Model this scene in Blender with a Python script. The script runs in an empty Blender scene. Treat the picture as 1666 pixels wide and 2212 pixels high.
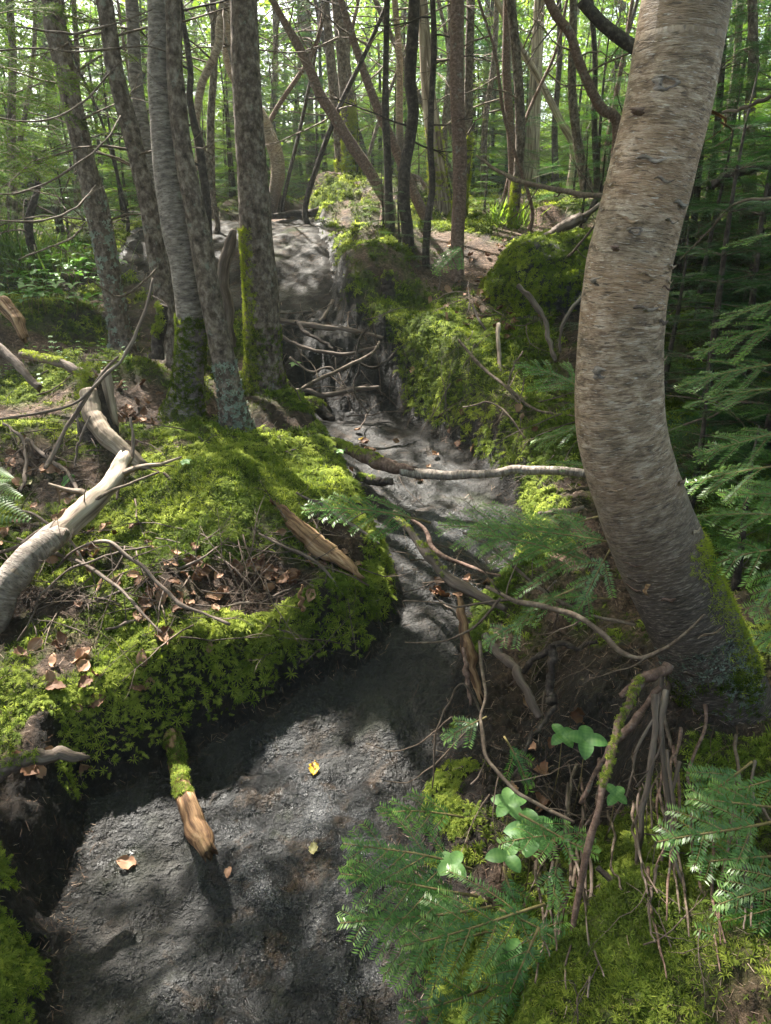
import bpy, math, random
import numpy as np
R = math.radians
rng = np.random.default_rng(7)
random.seed(7)
scene = bpy.context.scene
COL = scene.collection

# ------------------------------------------------------------------ camera
PITCH = 20.0
F = 1533.0                      # focal length in units of a 1666 x 2212 picture
CAMZ = 1.6
cam_d = bpy.data.cameras.new('camera'); cam = bpy.data.objects.new('camera', cam_d); COL.objects.link(cam)
cam.location = (0, 0, CAMZ); cam.rotation_euler = (R(90 - PITCH), 0, 0)
cam_d.sensor_fit = 'VERTICAL'; cam_d.sensor_height = 36.0; cam_d.lens = 36.0 * F / 2212.0
cam_d.clip_start = 0.02; cam_d.clip_end = 500
scene.camera = cam
# ------------------------------------------------------------------ light
SUN_EL, SUN_AZ = 56.0, 36.0     # azimuth measured from straight ahead towards the left
sdir = np.array([-math.sin(R(SUN_AZ)) * math.cos(R(SUN_EL)), math.cos(R(SUN_AZ)) * math.cos(R(SUN_EL)), math.sin(R(SUN_EL))])
w = bpy.data.worlds.new('World'); scene.world = w; w.use_nodes = True
nt = w.node_tree; nt.nodes.clear()
sky = nt.nodes.new('ShaderNodeTexSky'); sky.sky_type = 'NISHITA'; sky.sun_disc = False
sky.sun_elevation = R(SUN_EL); sky.sun_rotation = R(-SUN_AZ)
sky.air_density = 1.0; sky.dust_density = 4.0; sky.ozone_density = .4
bgn = nt.nodes.new('ShaderNodeBackground'); bgn.inputs[1].default_value = 0.095
wo = nt.nodes.new('ShaderNodeOutputWorld')
wm = nt.nodes.new('ShaderNodeMix'); wm.data_type = 'RGBA'; wm.blend_type = 'MULTIPLY'; wm.inputs[0].default_value = 1; wm.inputs[7].default_value = (1.0, .94, .83, 1)
nt.links.new(sky.outputs[0], wm.inputs[6]); nt.links.new(wm.outputs[2], bgn.inputs[0]); nt.links.new(bgn.outputs[0], wo.inputs[0])
sl = bpy.data.lights.new('sun', 'SUN'); sl.energy = 5.0; sl.angle = R(0.5); sl.color = (1.0, 0.95, 0.86)
so = bpy.data.objects.new('sun', sl); COL.objects.link(so)
from mathutils import Vector
so.rotation_euler = Vector(sdir.tolist()).to_track_quat('Z', 'Y').to_euler(); so.location = (0, 0, 20)
scene.view_settings.view_transform = 'Standard'; scene.view_settings.look = 'None'
scene.view_settings.gamma = 1.0; scene.view_settings.exposure = 2.75
scene.cycles.max_bounces = 8; scene.cycles.diffuse_bounces = 4; scene.cycles.transparent_max_bounces = 4
scene.cycles.sample_clamp_indirect = 4.0

# ------------------------------------------------------------------ maths helpers
SP, CP = math.sin(R(PITCH)), math.cos(R(PITCH))
def ray(u, v):
    u = np.asarray(u, float); v = np.asarray(v, float)
    cx = (u - 833) / F; cy = -(v - 1106) / F
    return np.stack([cx, CP + cy * SP, -SP + cy * CP], -1)
def at(u, v, Y):
    d = ray(u, v); return np.array([0, 0, CAMZ]) + d * (np.asarray(Y) / d[..., 1])[..., None]
def atz(u, v, z):
    d = ray(u, v); return np.array([0, 0, CAMZ]) + d * ((z - CAMZ) / d[..., 2])[..., None]
def toimg(P):
    q = P - np.array([0, 0, CAMZ]); f = q[..., 1] * CP - q[..., 2] * SP
    up = q[..., 1] * SP + q[..., 2] * CP
    f = np.where(f < 0.05, 0.05, f)
    return 833 + F * q[..., 0] / f, 1106 - F * up / f
def camdepth(p): return p[1] * CP - (p[2] - CAMZ) * SP
def px2m(w, p): return w / F * camdepth(p)

def _hash(ix, iy, iz, seed):
    h = (ix.astype(np.int64) * 374761393 + iy.astype(np.int64) * 668265263 + iz.astype(np.int64) * 2147483647 + seed * 974711) & 0xffffffff
    h = ((h ^ (h >> 13)) * 1274126177) & 0xffffffff
    h = ((h ^ (h >> 16)) * 2246822519) & 0xffffffff
    return ((h ^ (h >> 15)) & 0xffffff) / float(0xffffff)
def noise(P, seed=0):
    i = np.floor(P).astype(np.int64); f = P - i; f = f * f * (3 - 2 * f)
    x, y, z = i[..., 0], i[..., 1], i[..., 2]; r = 0
    for dx in (0, 1):
        wx = f[..., 0] if dx else 1 - f[..., 0]
        for dy in (0, 1):
            wy = f[..., 1] if dy else 1 - f[..., 1]
            for dz in (0, 1):
                wz = f[..., 2] if dz else 1 - f[..., 2]
                r = r + wx * wy * wz * _hash(x + dx, y + dy, z + dz, seed)
    return r * 2 - 1
def fbm2(x, y, s, o=3, seed=0):
    P = np.stack([x * s, y * s, np.full_like(x, 0.37 + seed)], -1); r = 0; a = 1.0; t = 0
    for k in range(o):
        r = r + a * noise(P * 2.03 ** k, seed + k); t += a; a *= 0.5
    return r / t
def sstep(a, b, x):
    t = np.clip((x - a) / (b - a), 0, 1); return t * t * (3 - 2 * t)

# ------------------------------------------------------------------ terrain
BZ = np.array([(-8, -.6), (-2, -.15), (0, -.03), (1, 0), (2, .08), (2.6, .2), (3.2, .33), (4, .44), (4.8, .52), (5.0, .6), (5.35, 1.0), (5.7, 1.1),
               (6.3, 1.32), (7.2, 1.68), (8.0, 1.86), (9, 1.95), (11, 2.02), (14, 2.3), (20, 3.0), (40, 5.5), (90, 12)])
def bedz(y): return np.interp(y, BZ[:, 0], BZ[:, 1])
TT = np.geomspace(0.6, 45, 1500)
def march(u, v, fn):
    d = ray(u, v); P = np.array([0, 0, CAMZ]) + d[None, :] * TT[:, None]
    h = fn(P[:, 0], P[:, 1]); k = np.argmax(P[:, 2] < h)
    if not (P[:, 2] < h).any(): return P[-1]
    if k == 0: return P[0]
    a, b = P[k - 1], P[k]; da, db = P[k - 1, 2] - h[k - 1], h[k] - P[k, 2]
    return a + (b - a) * da / (da + db + 1e-9)
bedpt = lambda u, v: march(u, v, lambda x, y: bedz(y))[:2]
LE = [(150, 2212), (130, 1950), (200, 1730), (390, 1640), (600, 1530), (790, 1420), (855, 1330), (850, 1240), (820, 1150), (770, 1060), (720, 990), (650, 930), (610, 860), (600, 790), (570, 700), (500, 692), (370, 645), (265, 562), (300, 500)]
RE = [(900, 2212), (880, 2000), (890, 1800), (965, 1600), (995, 1420), (1010, 1330), (1090, 1250), (1110, 1150), (1070, 1040), (970, 960), (880, 900), (840, 810), (790, 730), (722, 690), (722, 600), (700, 520), (650, 478)]
PL = [np.array([-1.3, -6.0]), np.array([-.75, .2])] + [bedpt(*p) for p in LE]
PR = [np.array([.9, -6.0]), np.array([.25, .2])] + [bedpt(*p) for p in RE]
POLY = np.array(PL + PR[::-1])
def sdist(x, y):
    x = np.asarray(x, float); y = np.asarray(y, float)
    d2 = np.full(x.shape, 1e9); ins = np.zeros(x.shape, bool)
    n = len(POLY)
    for i in range(n):
        ax, ay = POLY[i]; bx, by = POLY[(i + 1) % n]
        ex, ey = bx - ax, by - ay
        t = np.clip(((x - ax) * ex + (y - ay) * ey) / (ex * ex + ey * ey + 1e-12), 0, 1)
        d2 = np.minimum(d2, (x - ax - t * ex) ** 2 + (y - ay - t * ey) ** 2)
        c = ((ay > y) != (by > y)) & (x < ex * (y - ay) / (ey if abs(ey) > 1e-12 else 1e-12) + ax)
        ins ^= c
    d = np.sqrt(d2); return np.where(ins, -d, d)
ZP = [(0, 1650, .30), (100, 1550, .34), (0, 2100, .15), (300, 1450, .38), (500, 1350, .39), (700, 1250, .42), (820, 1250, .36), (250, 1560, .33), (450, 1480, .36), (420, 900, .76), (560, 840, .78),
      (500, 1000, .76), (350, 1150, .55), (600, 1080, .62), (700, 1000, .62), (600, 930, .72), (760, 1120, .52), (0, 1400, .42), (0, 1100, .6), (0, 880, .78), (250, 760, .95), (150, 1250, .48),
      (100, 640, 1.3), (950, 830, .82), (880, 690, 1.15), (1050, 900, .74), (1150, 1080, .5), (1250, 1200, .45), (1580, 1540, .5), (1300, 1450, .36), (1150, 1400, .22), (1120, 1550, .12), (1200, 1700, .22),
      (1400, 2000, .42), (1100, 2050, .16), (980, 2150, .04), (1250, 900, .78), (1130, 720, .95), (990, 720, 1.1), (1020, 640, 1.2), (1500, 900, .85), (1640, 1300, .7), (760, 700, 1.15), (1640, 2000, .55), (1250, 2180, .36)]
ZC = [np.append(atz(u, v, z)[:2], z) for u, v, z in ZP]
ZC += [np.array(p, float) for p in [(2.9, 6, 1.2), (4, 8, 1.7), (1.3, 9, 1.85), (2.2, 9, 2.05), (2.8, 11, 2.3), (0, 9.5, 2.2), (-.6, 10, 2.25), (-1.6, 9.2, 1.95), (-3, 8, 1.45), (-5, 7, 1.3), (-5, 10, 1.7), (.6, 7.5, 1.75), (.1, 7.2, 1.8), (-.2, 6.4, 1.6),
      (.6, 6.2, 1.42), (-2.4, 6, 1.2), (-4, 5, 1.0), (-3, 3, .7), (-2.5, 1, .35), (-3, -2, .2), (2.5, 1, .7), (2.5, 3, .8), (3, -2, .5), (1.5, -1, .3), (-2, 12, 2.2), (0, 14, 2.5), (3, 15, 2.9), (-5, 16, 2.7), (-9, 9, 1.8), (8, 9, 2.2), (0, 20, 3.1),
      (-10, 20, 3.2), (10, 20, 3.5), (0, 40, 5.6), (-25, 40, 5.6), (25, 40, 6), (0, 80, 11), (-60, 70, 10), (60, 70, 10), (-15, 0, 1), (15, 0, 1.5), (-12, -12, 0), (12, -12, 0)]]
ZC = np.array(ZC)
def bankz(x, y):
    num = 0; den = 0
    for cx, cy, cz in ZC:
        sc = 0.12 + 0.10 * max(cy, 0)
        d2 = ((x - cx) ** 2 + (y - cy) ** 2) / sc ** 2
        wt = 1.0 / (d2 + .12) ** 2 ; num = num + wt * cz; den = den + wt
    return num / den
HUM = []          # extra moss hummocks: x, y, radius, height
for u, v, z, r, h in [(960, 850, .82, .34, .2), (870, 740, 1.1, .35, .12), (790, 650, 1.3, .3, .14), (1130, 1070, .5, .2, .1), (600, 1290, .47, .22, .05), (420, 1400, .4, .18, .06), (130, 1480, .37, .2, .05),
                      (700, 1330, .45, .14, .04), (250, 1350, .42, .15, -.06), (560, 1230, .52, .14, -.08), (330, 1270, .48, .15, .04), (60, 1500, .35, .1, .04), (250, 1560, .33, .12, .03), (1330, 2060, .36, .16, .05)]:
    p = atz(u, v, z); HUM.append((p[0], p[1], r, h))
_g = np.random.default_rng(77)
for _ in range(70):
    _y = .6 + 5 * _g.random(); HUM.append((_g.uniform(-.75, .75) * (_y + .6), _y, _g.uniform(.05, .15) * (.7 + .12 * _y), _g.uniform(-.04, .055)))
HUM += [(1.5, 8.3, .5, .18), (2.4, 8.8, .6, .2), (-.5, 10, .8, .25), (.35, 9.2, .6, .2), (-1.5, 10.5, .7, .3), (-.3, 8.9, .4, .1)]
def H(x, y, fine=False, parts=False):
    x = np.asarray(x, float); y = np.asarray(y, float)
    sd = sdist(x, y) + fbm2(x, y, 8, 3, 5) * .05 + fbm2(x, y, 2.7, 2, 6) * .06 * sstep(.2, 2, np.maximum(y, 0)) + fbm2(x, y, 22, 2, 3) * .01
    b = bedz(y); bk = bankz(x, y)
    for hx, hy, r, h in HUM: bk = bk + h * np.exp(-((x - hx) ** 2 + (y - hy) ** 2) / r ** 2)
    amp = .035 + .018 * np.clip(y, 0, 20)
    bk = bk + fbm2(x, y, 1.6, 3, 11) * amp + fbm2(x, y, 7, 3, 17) * .04 + fbm2(x, y, 18, 2, 19) * .016
    bd = b + fbm2(x, y, 2.2, 3, 23) * .07 + np.abs(fbm2(x, y, 2.0, 2, 27)) * .04 * sstep(5.6, 6.5, y) + (np.abs(fbm2(x * 1.0, y * .45, 4.5, 2, 28)) - .2) * .05 * (1 - sstep(2.2, 3, y)) + .03 * fbm2(x, y, 6, 3, 29)
    step = sstep(4.75, 4.95, y) * (1 - sstep(5.75, 5.95, y))
    bd = bd + step * (fbm2(x, y, 8, 3, 31) * .08 + .05 * fbm2(x, y, 25, 2, 37))
    tot = sstep(-.01, 1.0, sd / (.12 + .05 * np.clip(y - 2.5, 0, 3) * (x > 0))) * .8 + .2 * sstep(0, .3, sd)
    bk = np.where(y < 9, np.maximum(bk, b + .02), bk)
    z = bd * (1 - tot) + bk * tot
    # slope of the slab: crown in the middle
    if parts: return z, sd, step
    return z
def Hs(x, y): return float(H(np.array([x]), np.array([y]))[0])
def gnd(u, v): return march(u, v, H)
def nrm(x, y, e=.03):
    hx = H(x + e, y) - H(x - e, y); hy = H(x, y + e) - H(x, y - e)
    n = np.stack([-hx, -hy, np.full_like(hx, 2 * e)], -1); return n / np.linalg.norm(n, axis=-1, keepdims=True)

# ------------------------------------------------------------------ materials
def mat(name, base, rough=.8, spec=.3, trans=0.0, bump=None):
    """base: fn(nodes, links, tex) -> colour socket. bump: list of (socket-producing fn, strength, distance)"""
    m = bpy.data.materials.new(name); m.use_nodes = True
    t = m.node_tree; t.nodes.clear(); N = t.nodes; L = t.links
    out = N.new('ShaderNodeOutputMaterial'); p = N.new('ShaderNodeBsdfPrincipled')
    p.inputs['Roughness'].default_value = rough; p.inputs['Specular IOR Level'].default_value = spec
    G = Gr(N, L)
    c = base(G)
    if isinstance(c, tuple) and len(c) == 2: L.new(c[1], p.inputs['Roughness']); c = c[0]
    if isinstance(c, tuple): p.inputs['Base Color'].default_value = (*c[:3], 1)
    else: L.new(c, p.inputs['Base Color'])
    if bump:
        h = bump(G)
        b = N.new('ShaderNodeBump'); b.inputs['Strength'].default_value = h[1]; b.inputs['Distance'].default_value = h[2]
        L.new(h[0], b.inputs['Height']); L.new(b.outputs[0], p.inputs['Normal'])
    if trans > 0:
        tr = N.new('ShaderNodeBsdfTranslucent'); mx = N.new('ShaderNodeMixShader'); mx.inputs[0].default_value = trans
        if isinstance(c, tuple): tr.inputs[0].default_value = (*c[:3], 1)
        else:
            g = N.new('ShaderNodeMix'); g.data_type = 'RGBA'; g.blend_type = 'MULTIPLY'; g.inputs[0].default_value = 1
            L.new(c, g.inputs[6]); g.inputs[7].default_value = (1.5, 1.55, .6, 1); L.new(g.outputs[2], tr.inputs[0])
        L.new(p.outputs[0], mx.inputs[1]); L.new(tr.outputs[0], mx.inputs[2]); L.new(mx.outputs[0], out.inputs[0])
    else: L.new(p.outputs[0], out.inputs[0])
    return m
class Gr:
    def __init__(s, N, L): s.N, s.L = N, L; s._c = {}
    def co(s, kind='Object'):
        if kind not in s._c:
            if kind in ('Object', 'Generated'): s._c[kind] = s.N.new('ShaderNodeTexCoord').outputs[kind]
            else:
                a = s.N.new('ShaderNodeAttribute'); a.attribute_name = kind; s._c[kind] = a.outputs['Vector']
        return s._c[kind]
    def attr(s, name):
        a = s.N.new('ShaderNodeAttribute'); a.attribute_name = name; return a.outputs['Fac']
    def noise(s, scale, detail=4, rough=.6, co='Object', sc=(1, 1, 1), dist=0):
        mp = s.N.new('ShaderNodeMapping'); mp.inputs['Scale'].default_value = sc; s.L.new(s.co(co), mp.inputs[0])
        n = s.N.new('ShaderNodeTexNoise'); n.inputs['Scale'].default_value = scale; n.inputs['Detail'].default_value = detail
        n.inputs['Roughness'].default_value = rough; n.inputs['Distortion'].default_value = dist; s.L.new(mp.outputs[0], n.inputs[0]); return n.outputs[0]
    def vor(s, scale, co='Object', sc=(1, 1, 1), feat='F1', out=0):
        mp = s.N.new('ShaderNodeMapping'); mp.inputs['Scale'].default_value = sc; s.L.new(s.co(co), mp.inputs[0])
        n = s.N.new('ShaderNodeTexVoronoi'); n.feature = feat; n.inputs['Scale'].default_value = scale; s.L.new(mp.outputs[0], n.inputs[0]); return n.outputs[out]
    def ramp(s, fac, stops):
        r = s.N.new('ShaderNodeValToRGB'); e = r.color_ramp.elements
        while len(e) < len(stops): e.new(.5)
        for k, (p, c) in enumerate(stops):
            e[k].position = p; e[k].color = (*c, 1) if isinstance(c, tuple) else (c, c, c, 1)
        s.L.new(fac, r.inputs[0]); return r.outputs[0]
    def mix(s, fac, a, b, mode='MIX'):
        m = s.N.new('ShaderNodeMix'); m.data_type = 'RGBA'; m.blend_type = mode
        for i, q in ((0, fac), (6, a), (7, b)):
            if isinstance(q, (int, float)): m.inputs[i].default_value = q if i == 0 else (q, q, q, 1)
            elif isinstance(q, tuple): m.inputs[i].default_value = (*q, 1)
            else: s.L.new(q, m.inputs[i])
        return m.outputs[2]
    def math(s, op, a, b=0.0, clamp=False):
        m = s.N.new('ShaderNodeMath'); m.operation = op; m.use_clamp = clamp
        for i, q in ((0, a), (1, b)):
            if isinstance(q, (int, float)): m.inputs[i].default_value = q
            else: s.L.new(q, m.inputs[i])
        return m.outputs[0]

def b_soil(G):
    soil = G.ramp(G.noise(30, 6), [(.3, (.010, .007, .005)), (.55, (.035, .022, .014)), (.75, (.085, .052, .032))])
    lit = G.ramp(G.noise(55, 4, .7), [(.32, (.02, .012, .008)), (.5, (.075, .045, .028)), (.66, (.2, .13, .09))])
    ms = G.ramp(G.noise(45, 5, .7), [(.3, (.018, .03, .006)), (.5, (.06, .085, .015)), (.7, (.15, .18, .03))])
    c = G.mix(G.attr('litter'), soil, lit); c = G.mix(G.attr('moss'), c, ms)
    return G.mix(G.attr('mud_shade'), c, G.ramp(G.noise(18, 5), [(.35, (.006, .006, .006)), (.7, (.022, .017, .013))])), G.math('SUBTRACT', .9, G.math('MULTIPLY', G.attr('mud_shade'), .35))
M = {}
M['soil'] = mat('forest_soil', b_soil, .9, .3, bump=lambda G: (G.math('ADD', G.noise(60, 6, .7), G.math('MULTIPLY', G.noise(14, 4), 1.5)), 1.0, .02))
def b_rock(G):
    sp = G.ramp(G.noise(230, 3, .8), [(.36, (.012, .013, .015)), (.5, (.052, .054, .058)), (.6, (.18, .18, .182)), (.7, (.42, .42, .41))])
    bl = G.ramp(G.noise(4.0, 8, .7), [(.4, .07), (.52, .26), (.66, .95)])
    c = G.mix(1.0, sp, bl, 'MULTIPLY')
    ro_g = 0
    dryc = G.ramp(G.noise(60, 6, .7), [(.36, (.010, .0085, .007)), (.52, (.028, .024, .020)), (.66, (.066, .058, .049))])
    dryc = G.mix(1.0, dryc, G.ramp(G.noise(2.2, 6, .7, sc=(1, .4, 1)), [(.38, .3), (.5, .75), (.62, 1.3)]), 'MULTIPLY')
    c = G.mix(G.attr('dry'), c, dryc)
    alg = G.ramp(G.noise(2.4, 5, .65, sc=(1, 1, 1)), [(.56, 0.0), (.66, 1.0)])
    c = G.mix(G.math('MULTIPLY', alg, .6), c, (.03, .038, .012))
    c = G.mix(G.ramp(G.noise(6.5, 8, .75, dist=.6), [(.53, 0.0), (.6, .85)]), c, G.ramp(G.noise(90, 4, .7), [(.35, (.016, .012, .009)), (.65, (.075, .052, .036))]))
    c = G.mix(G.attr('grime_dark'), c, (.016, .014, .012))
    ro = G.math('ADD', G.ramp(G.noise(5, 4), [(.42, .12), (.58, .5)]), G.math('ADD', G.math('MULTIPLY', G.attr('dry'), .5), G.math('MULTIPLY', G.attr('grime_dark'), .35)))
    return c, ro
M['rock'] = mat('wet_granite', b_rock, .4, .55, bump=lambda G: (G.math('ADD', G.noise(70, 4, .6), G.math('MULTIPLY', G.noise(16, 5, .65), 2.6)), 1.0, .024))
_t = M['rock'].node_tree; _p = [n_ for n_ in _t.nodes if n_.type == 'BSDF_PRINCIPLED'][0]; _a = _t.nodes.new('ShaderNodeAttribute'); _a.attribute_name = 'dry'   # dry stone has little gloss
_m = _t.nodes.new('ShaderNodeMapRange'); _m.inputs['From Min'].default_value = .1; _m.inputs['From Max'].default_value = .7; _m.inputs['To Min'].default_value = .55; _m.inputs['To Max'].default_value = .08
_t.links.new(_a.outputs['Fac'], _m.inputs['Value']); _t.links.new(_m.outputs[0], _p.inputs['Specular IOR Level'])
_b = [n_ for n_ in _t.nodes if n_.type == 'BUMP'][0]; _s = _t.nodes.new('ShaderNodeMapRange'); _s.inputs['From Max'].default_value = .8; _s.inputs['To Min'].default_value = 1.0; _s.inputs['To Max'].default_value = .35
_t.links.new(_a.outputs['Fac'], _s.inputs['Value']); _t.links.new(_s.outputs[0], _b.inputs['Strength'])
M['boulder'] = mat('boulder_stone', lambda G: G.ramp(G.noise(20, 8, .7), [(.3, (.012, .012, .011)), (.55, (.04, .038, .034)), (.8, (.12, .11, .10))]), .8, .3, bump=lambda G: (G.noise(14, 8, .65), 1, .05))
def b_birch(G):
    a = G.ramp(G.noise(24, 7, .68, 'bk', (1, 1, 2.4), .5), [(.32, (.075, .05, .033)), (.44, (.21, .14, .09)), (.54, (.36, .26, .18)), (.68, (.55, .45, .36))])
    pk = G.ramp(G.noise(3.5, 3, .5, 'bk', (1, 1, 2.6)), [(.48, 0.0), (.7, .6)])
    a = G.mix(pk, a, (.36, .22, .13))
    dk = G.ramp(G.noise(46, 4, .65, 'bk', (.8, .8, 5.5), .3), [(.56, 0.0), (.62, 1.0)])
    a = G.mix(G.math('MULTIPLY', dk, .8), a, (.06, .04, .03))
    lt = G.ramp(G.noise(50, 3, .6, 'bk', (1, 1, 8.0), .2), [(.6, 0.0), (.7, 1.0)])
    a = G.mix(G.math('MULTIPLY', lt, .75), a, (.66, .60, .54))
    bl = G.ramp(G.noise(4.5, 5, .7, 'bk', (1, 1, 1.3)), [(.5, 0.0), (.68, 1.0)])
    a = G.mix(G.math('MULTIPLY', bl, .5), a, (.13, .105, .075))
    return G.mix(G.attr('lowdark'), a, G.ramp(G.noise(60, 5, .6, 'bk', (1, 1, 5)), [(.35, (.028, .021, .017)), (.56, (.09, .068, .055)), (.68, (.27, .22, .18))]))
M['birch'] = mat('birch_bark', b_birch, .62, .35, bump=lambda G: (G.math('ADD', G.noise(26, 5, .6, 'bk', (1, 1, 5)), G.math('MULTIPLY', G.noise(70, 3, .6, 'bk', (1, 1, 8)), .6)), .75, .008))
def b_gbirch(G):
    a = G.ramp(G.noise(22, 6, .65, 'bk', (1, 1, 3)), [(.3, (.07, .054, .045)), (.5, (.19, .155, .13)), (.7, (.36, .31, .265))])
    dk = G.ramp(G.noise(38, 3, .6, 'bk', (1, 1, 6)), [(.58, 0.0), (.66, 1.0)]); a = G.mix(G.math('MULTIPLY', dk, .75), a, (.03, .022, .02))
    lc = G.ramp(G.noise(9, 5, .7, 'bk'), [(.62, 0.0), (.7, .7)]); return G.mix(lc, a, (.30, .31, .27))
M['grey_birch'] = mat('grey_birch_bark', b_gbirch, .75, .3, bump=lambda G: (G.noise(26, 5, .65, 'bk', (1, 1, 4)), .9, .012))
def b_fir(G):
    a = G.ramp(G.noise(30, 7, .7, 'bk', (1, 1, .8)), [(.34, (.038, .027, .02)), (.5, (.14, .104, .08)), (.66, (.31, .25, .20))])
    lc = G.ramp(G.noise(14, 5, .7, 'bk'), [(.6, 0.0), (.65, .6)]); return G.mix(lc, a, (.24, .25, .20))
M['fir_bark'] = mat('fir_bark', b_fir, .85, .25, bump=lambda G: (G.math('ADD', G.noise(34, 6, .7, 'bk', (1, 1, .55)), G.vor(30, 'bk', (1, 1, .5))), 1.0, .03))
M['red_bark'] = mat('reddish_bark', lambda G: G.mix(G.ramp(G.noise(16, 4, .7, 'bk'), [(.6, 0.0), (.68, .7)]), G.ramp(G.noise(40, 6, .7, 'bk', (1, 1, 1.5)), [(.3, (.05, .029, .021)), (.5, (.13, .08, .06)), (.72, (.26, .18, .145))]), (.22, .22, .19)), .8, .25, bump=lambda G: (G.noise(45, 5, .65, 'bk', (1, 1, 2)), .7, .008))
M['dark_bark'] = mat('dark_bark', lambda G: G.ramp(G.noise(30, 6, .7, 'bk'), [(.3, (.018, .013, .011)), (.52, (.055, .042, .034)), (.75, (.15, .12, .10))]), .9, .25, bump=lambda G: (G.noise(40, 5, .7, 'bk', (1, 1, .6)), .9, .012))
M['pale_wood'] = mat('bleached_wood', lambda G: G.ramp(G.noise(18, 7, .65, 'bk', (1.6, 1.6, .12), .4), [(.34, (.045, .033, .025)), (.45, (.17, .125, .09)), (.57, (.33, .265, .20)), (.72, (.52, .45, .37))]), .75, .25, bump=lambda G: (G.noise(50, 5, .7, 'bk', (1, 1, .1)), .8, .006))
M['orange_wood'] = mat('split_wood', lambda G: G.ramp(G.noise(30, 7, .65, 'bk', (1.6, 1.6, .08), .3), [(.34, (.03, .015, .009)), (.46, (.13, .068, .035)), (.58, (.32, .19, .10)), (.72, (.52, .38, .24))]), .7, .25, bump=lambda G: (G.noise(60, 5, .7, 'bk', (1, 1, .08)), 1, .008))
M['grey_wood'] = mat('weathered_wood', lambda G: G.ramp(G.noise(24, 7, .65, 'bk', (1.4, 1.4, .15)), [(.3, (.035, .026, .02)), (.5, (.115, .085, .068)), (.75, (.28, .23, .19))]), .8, .25, bump=lambda G: (G.noise(45, 5, .7, 'bk', (1, 1, .3)), .9, .008))
M['twig'] = mat('twig_bark', lambda G: G.ramp(G.noise(40, 4, .7), [(.3, (.045, .03, .022)), (.55, (.13, .095, .07)), (.75, (.24, .20, .15))]), .8, .25)
M['green_twig'] = mat('fir_twig_bark', lambda G: G.ramp(G.noise(50, 3), [(.35, (.09, .07, .025)), (.7, (.22, .17, .07))]), .7, .3)
def leafm(name, dark, mid, light, rough=.5, tr=.35, spec=.4, sc=6):
    return mat(name, lambda G: G.ramp(G.math('ADD', G.math('MULTIPLY', G.attr('tint'), .75), G.math('MULTIPLY', G.noise(sc, 2), .35)), [(.15, dark), (.5, mid), (.9, light)]), rough, spec, tr)
M['moss'] = leafm('moss', (.028, .038, .009), (.10, .145, .022), (.33, .37, .065), .8, .45, .15)
M['moss_dark'] = leafm('dark_moss', (.014, .024, .005), (.045, .065, .013), (.12, .14, .03), .85, .25, .12)
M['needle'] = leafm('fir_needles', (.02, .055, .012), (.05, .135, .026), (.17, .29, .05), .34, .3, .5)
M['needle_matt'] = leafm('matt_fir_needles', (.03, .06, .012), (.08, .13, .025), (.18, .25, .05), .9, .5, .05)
M['needle_dark'] = leafm('shade_painted_fir_needles', (.01, .035, .014), (.022, .075, .026), (.06, .14, .04), .42, .3, .4)  # darker copy of the fir needles, thicket shade put into the colour
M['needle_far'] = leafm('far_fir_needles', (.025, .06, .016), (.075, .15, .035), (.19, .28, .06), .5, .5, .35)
M['needle_bright'] = leafm('sun_painted_fir_needles', (.04, .08, .014), (.11, .18, .03), (.22, .32, .06), .65, .5, .2)  # lighter yellow-green copy of the fir needles, sunlight put into the colour
M['leaf'] = leafm('broad_leaf', (.035, .09, .022), (.08, .195, .05), (.17, .32, .09), .5, .35, .45, 20)
M['grass'] = leafm('grass_blades', (.02, .05, .012), (.05, .10, .02), (.12, .19, .04), .5, .35, .35)
M['deadleaf'] = leafm('dead_leaves', (.06, .028, .016), (.18, .09, .05), (.36, .22, .14), .65, .15, .3, 30)
M['yellowleaf'] = mat('yellow_leaf', lambda G: G.ramp(G.noise(60, 3), [(.42, (.12, .05, .01)), (.52, (.62, .40, .03)), (.7, (.8, .6, .08))]), .5, .35, .2)
M['paleleaf'] = mat('pale_leaf', lambda G: G.ramp(G.noise(60, 3), [(.4, (.25, .22, .08)), (.7, (.62, .56, .30))]), .5, .35, .2)
M['needlelitter'] = mat('fallen_needles', lambda G: G.ramp(G.attr('tint'), [(.1, (.022, .014, .010)), (.5, (.07, .042, .028)), (.8, (.17, .10, .065)), (.97, (.32, .24, .18))]), .7, .3)
M['lichen'] = mat('lichen', lambda G: G.ramp(G.attr('tint'), [(.1, (.10, .12, .09)), (.9, (.33, .37, .30))]), .9, .2)

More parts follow.
